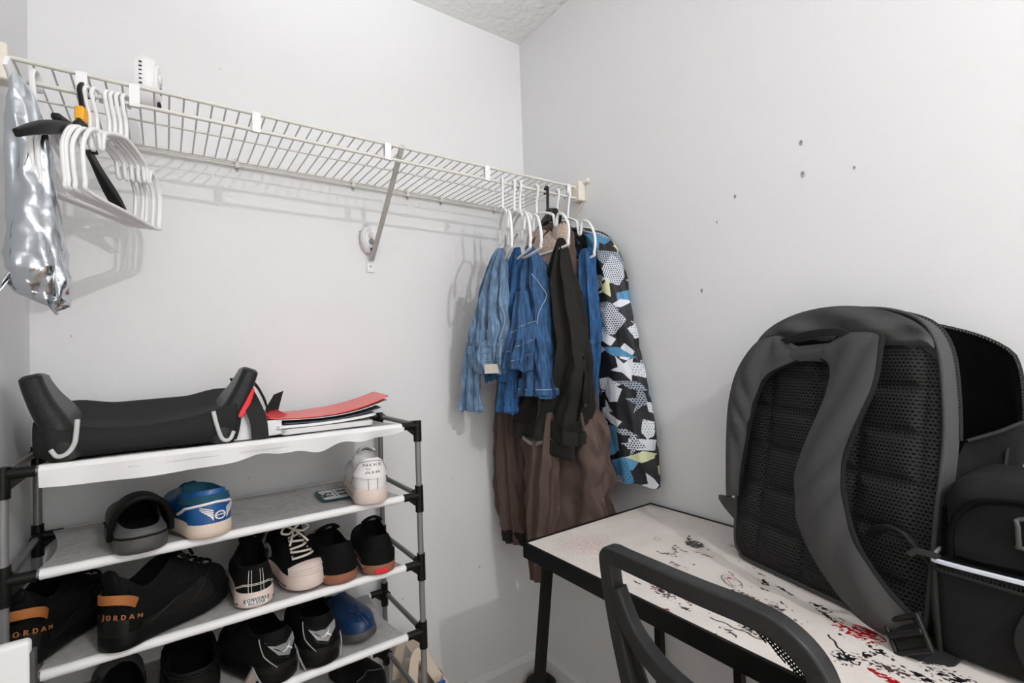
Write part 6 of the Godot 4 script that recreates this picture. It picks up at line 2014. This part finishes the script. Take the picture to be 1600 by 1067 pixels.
# ---------------------------------------------------------------- small things
func build_small_things():
	# two white plastic air freshener units
	for q in [["air_freshener", "white rounded plastic dispenser standing on the wire shelf", Vector3(-1.205, 1.7705, 0.22), 0.5], ["air_freshener", "white oval plastic dispenser fixed to the wall behind the brace", Vector3(-0.632, 1.545, 0.0), 0.0]]:
		var up: bool = q[3] > 0
		var t := thing(q[0], q[1], "dispenser", q[2], "white plastic dispensers")
		if up: t.rotation.y = 1.4
		var sc := 1.0 if up else 0.82
		var egg := func(z: float, s: float) -> PackedVector3Array:
			var r := PackedVector3Array()
			for i in 40:
				var a := TAU * i / 40.0
				var e := Vector2(cos(a), sin(a))
				var yy := signf(e.y) * pow(absf(e.y), 0.85 if e.y < 0 else 1.0)
				r.append(Vector3(e.x * 0.036 * s * (1.0 - 0.12 * maxf(0.0, -e.y)), 0.056 + yy * 0.056 * s, z) * sc)
			return r
		var bm := MB.new()
		bm.loft([egg.call(0.001, 0.9), egg.call(0.002, 0.97), egg.call(0.018, 1.0), egg.call(0.03, 0.93), egg.call(0.036, 0.82), egg.call(0.0365, 0.76)])
		part("housing", bm, M.white, t)
		var fm := MB.new()
		fm.loft([egg.call(0.036, 0.74), egg.call(0.04, 0.72), egg.call(0.042, 0.62), egg.call(0.042, 0.5)])
		var fp := part("front_cover", fm, M.white, t)
		var bt := MB.new()
		bt.lathe([Vector2(0.011, 0), Vector2(0.011, 0.002), Vector2(0.009, 0.003), Vector2(0.004, 0.0025)], Transform3D(Basis(Vector3.RIGHT, PI * 0.5), Vector3(0, 0.066, 0.042) * sc))
		part("push_button", bt, M.white_soft, fp)
		var b2 := MB.new()
		b2.lathe([Vector2(0.009, 0), Vector2(0.009, 0.0015), Vector2(0.007, 0.002)], Transform3D(Basis(Vector3.RIGHT, PI * 0.5), Vector3(0, 0.042, 0.042) * sc))
		part("scent_dial", b2, M.silver, fp)
		for k in 6:
			part("vent_slot", box_mb(Vector3(-0.0363, 0.037 + k * 0.009, 0.011) * sc, Vector3(-0.0335, 0.0395 + k * 0.009, 0.0165) * sc), M.hole, t)
		var nz := MB.new()
		nz.rbox(Vector3(0.016, 0.008, 0.012) * sc, 0.002, Transform3D(Basis.IDENTITY, Vector3(0.004, 0.014, 0.036) * sc))
		part("nozzle", nz, M.hole, t, "dark nozzle opening")
	# the flash card
	var o := Vector3(-0.79, TIERS[1] + 0.0105, 0.185)
	var t := thing("flash_card", "teal bordered flash card lying on the second tier beside white sneaker", "card", o)
	t.rotation.y = -0.05
	var poly := PackedVector2Array()
	for p in rect_prof(0.15, 0.11, 0.012): poly.append(p)
	var flat := Basis(Vector3(1, 0, 0), Vector3(0, 0, -1), Vector3(0, 1, 0))
	var cm := MB.new()
	cm.plate(poly, 0.0008, Transform3D(flat, Vector3(0.02, 0, 0)))
	part("card_border", cm, M.teal, t)
	var p2 := PackedVector2Array()
	for p in rect_prof(0.134, 0.094, 0.008): p2.append(p)
	var wm := MB.new()
	wm.plate(p2, 0.0006, Transform3D(flat, Vector3(0.02, 0.0005, 0)))
	var face := part("card_face", wm, M.paper, t)
	# printed so that its top points right: 6 over the line's times six, and the answer under it
	var put := func(cx: float, cz: float) -> Callable:
		return func(x, y, z): return Vector3(cx + y, 0.0012 + z * 0.3, cz + x)
	part("lettering", text_mesh("9", 0.03, put.call(0.046, 0.012)), M.ink, face)
	part("lettering", text_mesh("x 6", 0.03, put.call(0.008, 0.0)), M.ink, face)
	part("lettering", text_mesh("54", 0.03, put.call(-0.036, 0.004)), M.ink, face)
	part("sum_line", box_mb(Vector3(-0.014, 0.0008, -0.034), Vector3(-0.0118, 0.0014, 0.034)), M.ink, face)
	# canvas tote on the floor behind the rack's right side
	t = thing("tote_bag", "cream canvas tote with a blue panel standing right of the shoe rack", "bag", Vector3(-0.545, 0, 0.12))
	o = t.position
	var bm := MB.new()
	var lv := []
	for q in [[0.004, 0.052, 0.075], [0.01, 0.06, 0.085], [0.1, 0.06, 0.09], [0.2, 0.054, 0.085], [0.25, 0.048, 0.08], [0.27, 0.046, 0.078]]:
		var ring := PackedVector3Array()
		for i in 40:
			var a := TAU * i / 40.0
			var e := Vector2(signf(cos(a)) * pow(absf(cos(a)), 0.55), signf(sin(a)) * pow(absf(sin(a)), 0.55))
			ring.append(Vector3(e.x * q[1], q[0] + 0.006 * sin(a * 3.0) * smoothstep(0.1, 0.27, q[0]), e.y * q[2]))
		lv.append(ring)
	bm.loft(lv, true, false)
	part("bag_body", bm, M.canvas, t)
	var bp := MB.new()
	bp.rbox(Vector3(0.08, 0.15, 0.006), 0.003, Transform3D(Basis.IDENTITY, Vector3(-0.004, 0.2, 0.084)))
	part("blue_panel", bp, M.canvas_blue, t, "blue panel")
	for z in [0.06, -0.06]:
		var hm := MB.new()
		hm.sweep(spline([Vector3(-0.056, 0.24, z), Vector3(-0.05, 0.31, z * 0.9), Vector3(-0.038, 0.352, z * 0.8), Vector3(-0.02, 0.352, z * 0.8), Vector3(0.02, 0.28, z * 0.9), Vector3(0.045, 0.24, z)], 6), rect_prof(0.03, 0.004, 0.0015), Vector3(0, 0, 1))
		part("handle", hm, M.canvas, t)
	# low black lid lying on the floor in the corner
	var lm := MB.new()
	lm.lathe([Vector2(0.048, 0), Vector2(0.054, 0.003), Vector2(0.054, 0.02), Vector2(0.05, 0.024), Vector2(0.042, 0.024), Vector2(0.04, 0.032), Vector2(0.034, 0.036), Vector2(0.02, 0.036)], Transform3D.IDENTITY, 36)
	solo("black_disc", lm, M.black, "low round black disc on the floor in the corner behind table leg", "disc", "", Vector3(-0.062, 0.0, 0.075))
	# narrow white board leaning by the left wall, only its upper corner in view
	t = thing("white_board", "narrow white board on edge by the left wall, corner showing at lower left", "board", Vector3(-1.368, 0, 0.502))
	var wb := MB.new()
	wb.rbox(Vector3(0.08, 0.818, 0.02), 0.007, Transform3D(Basis.IDENTITY, Vector3(0, 0.409, 0)), 4)
	part("board_panel", wb, M.white_soft, t)
	var we := MB.new()
	we.rbox(Vector3(0.006, 0.8, 0.018), 0.002, Transform3D(Basis.IDENTITY, Vector3(0.042, 0.4, -0.001)), 3)
	part("edge_strip", we, M.rubber_grey, t)
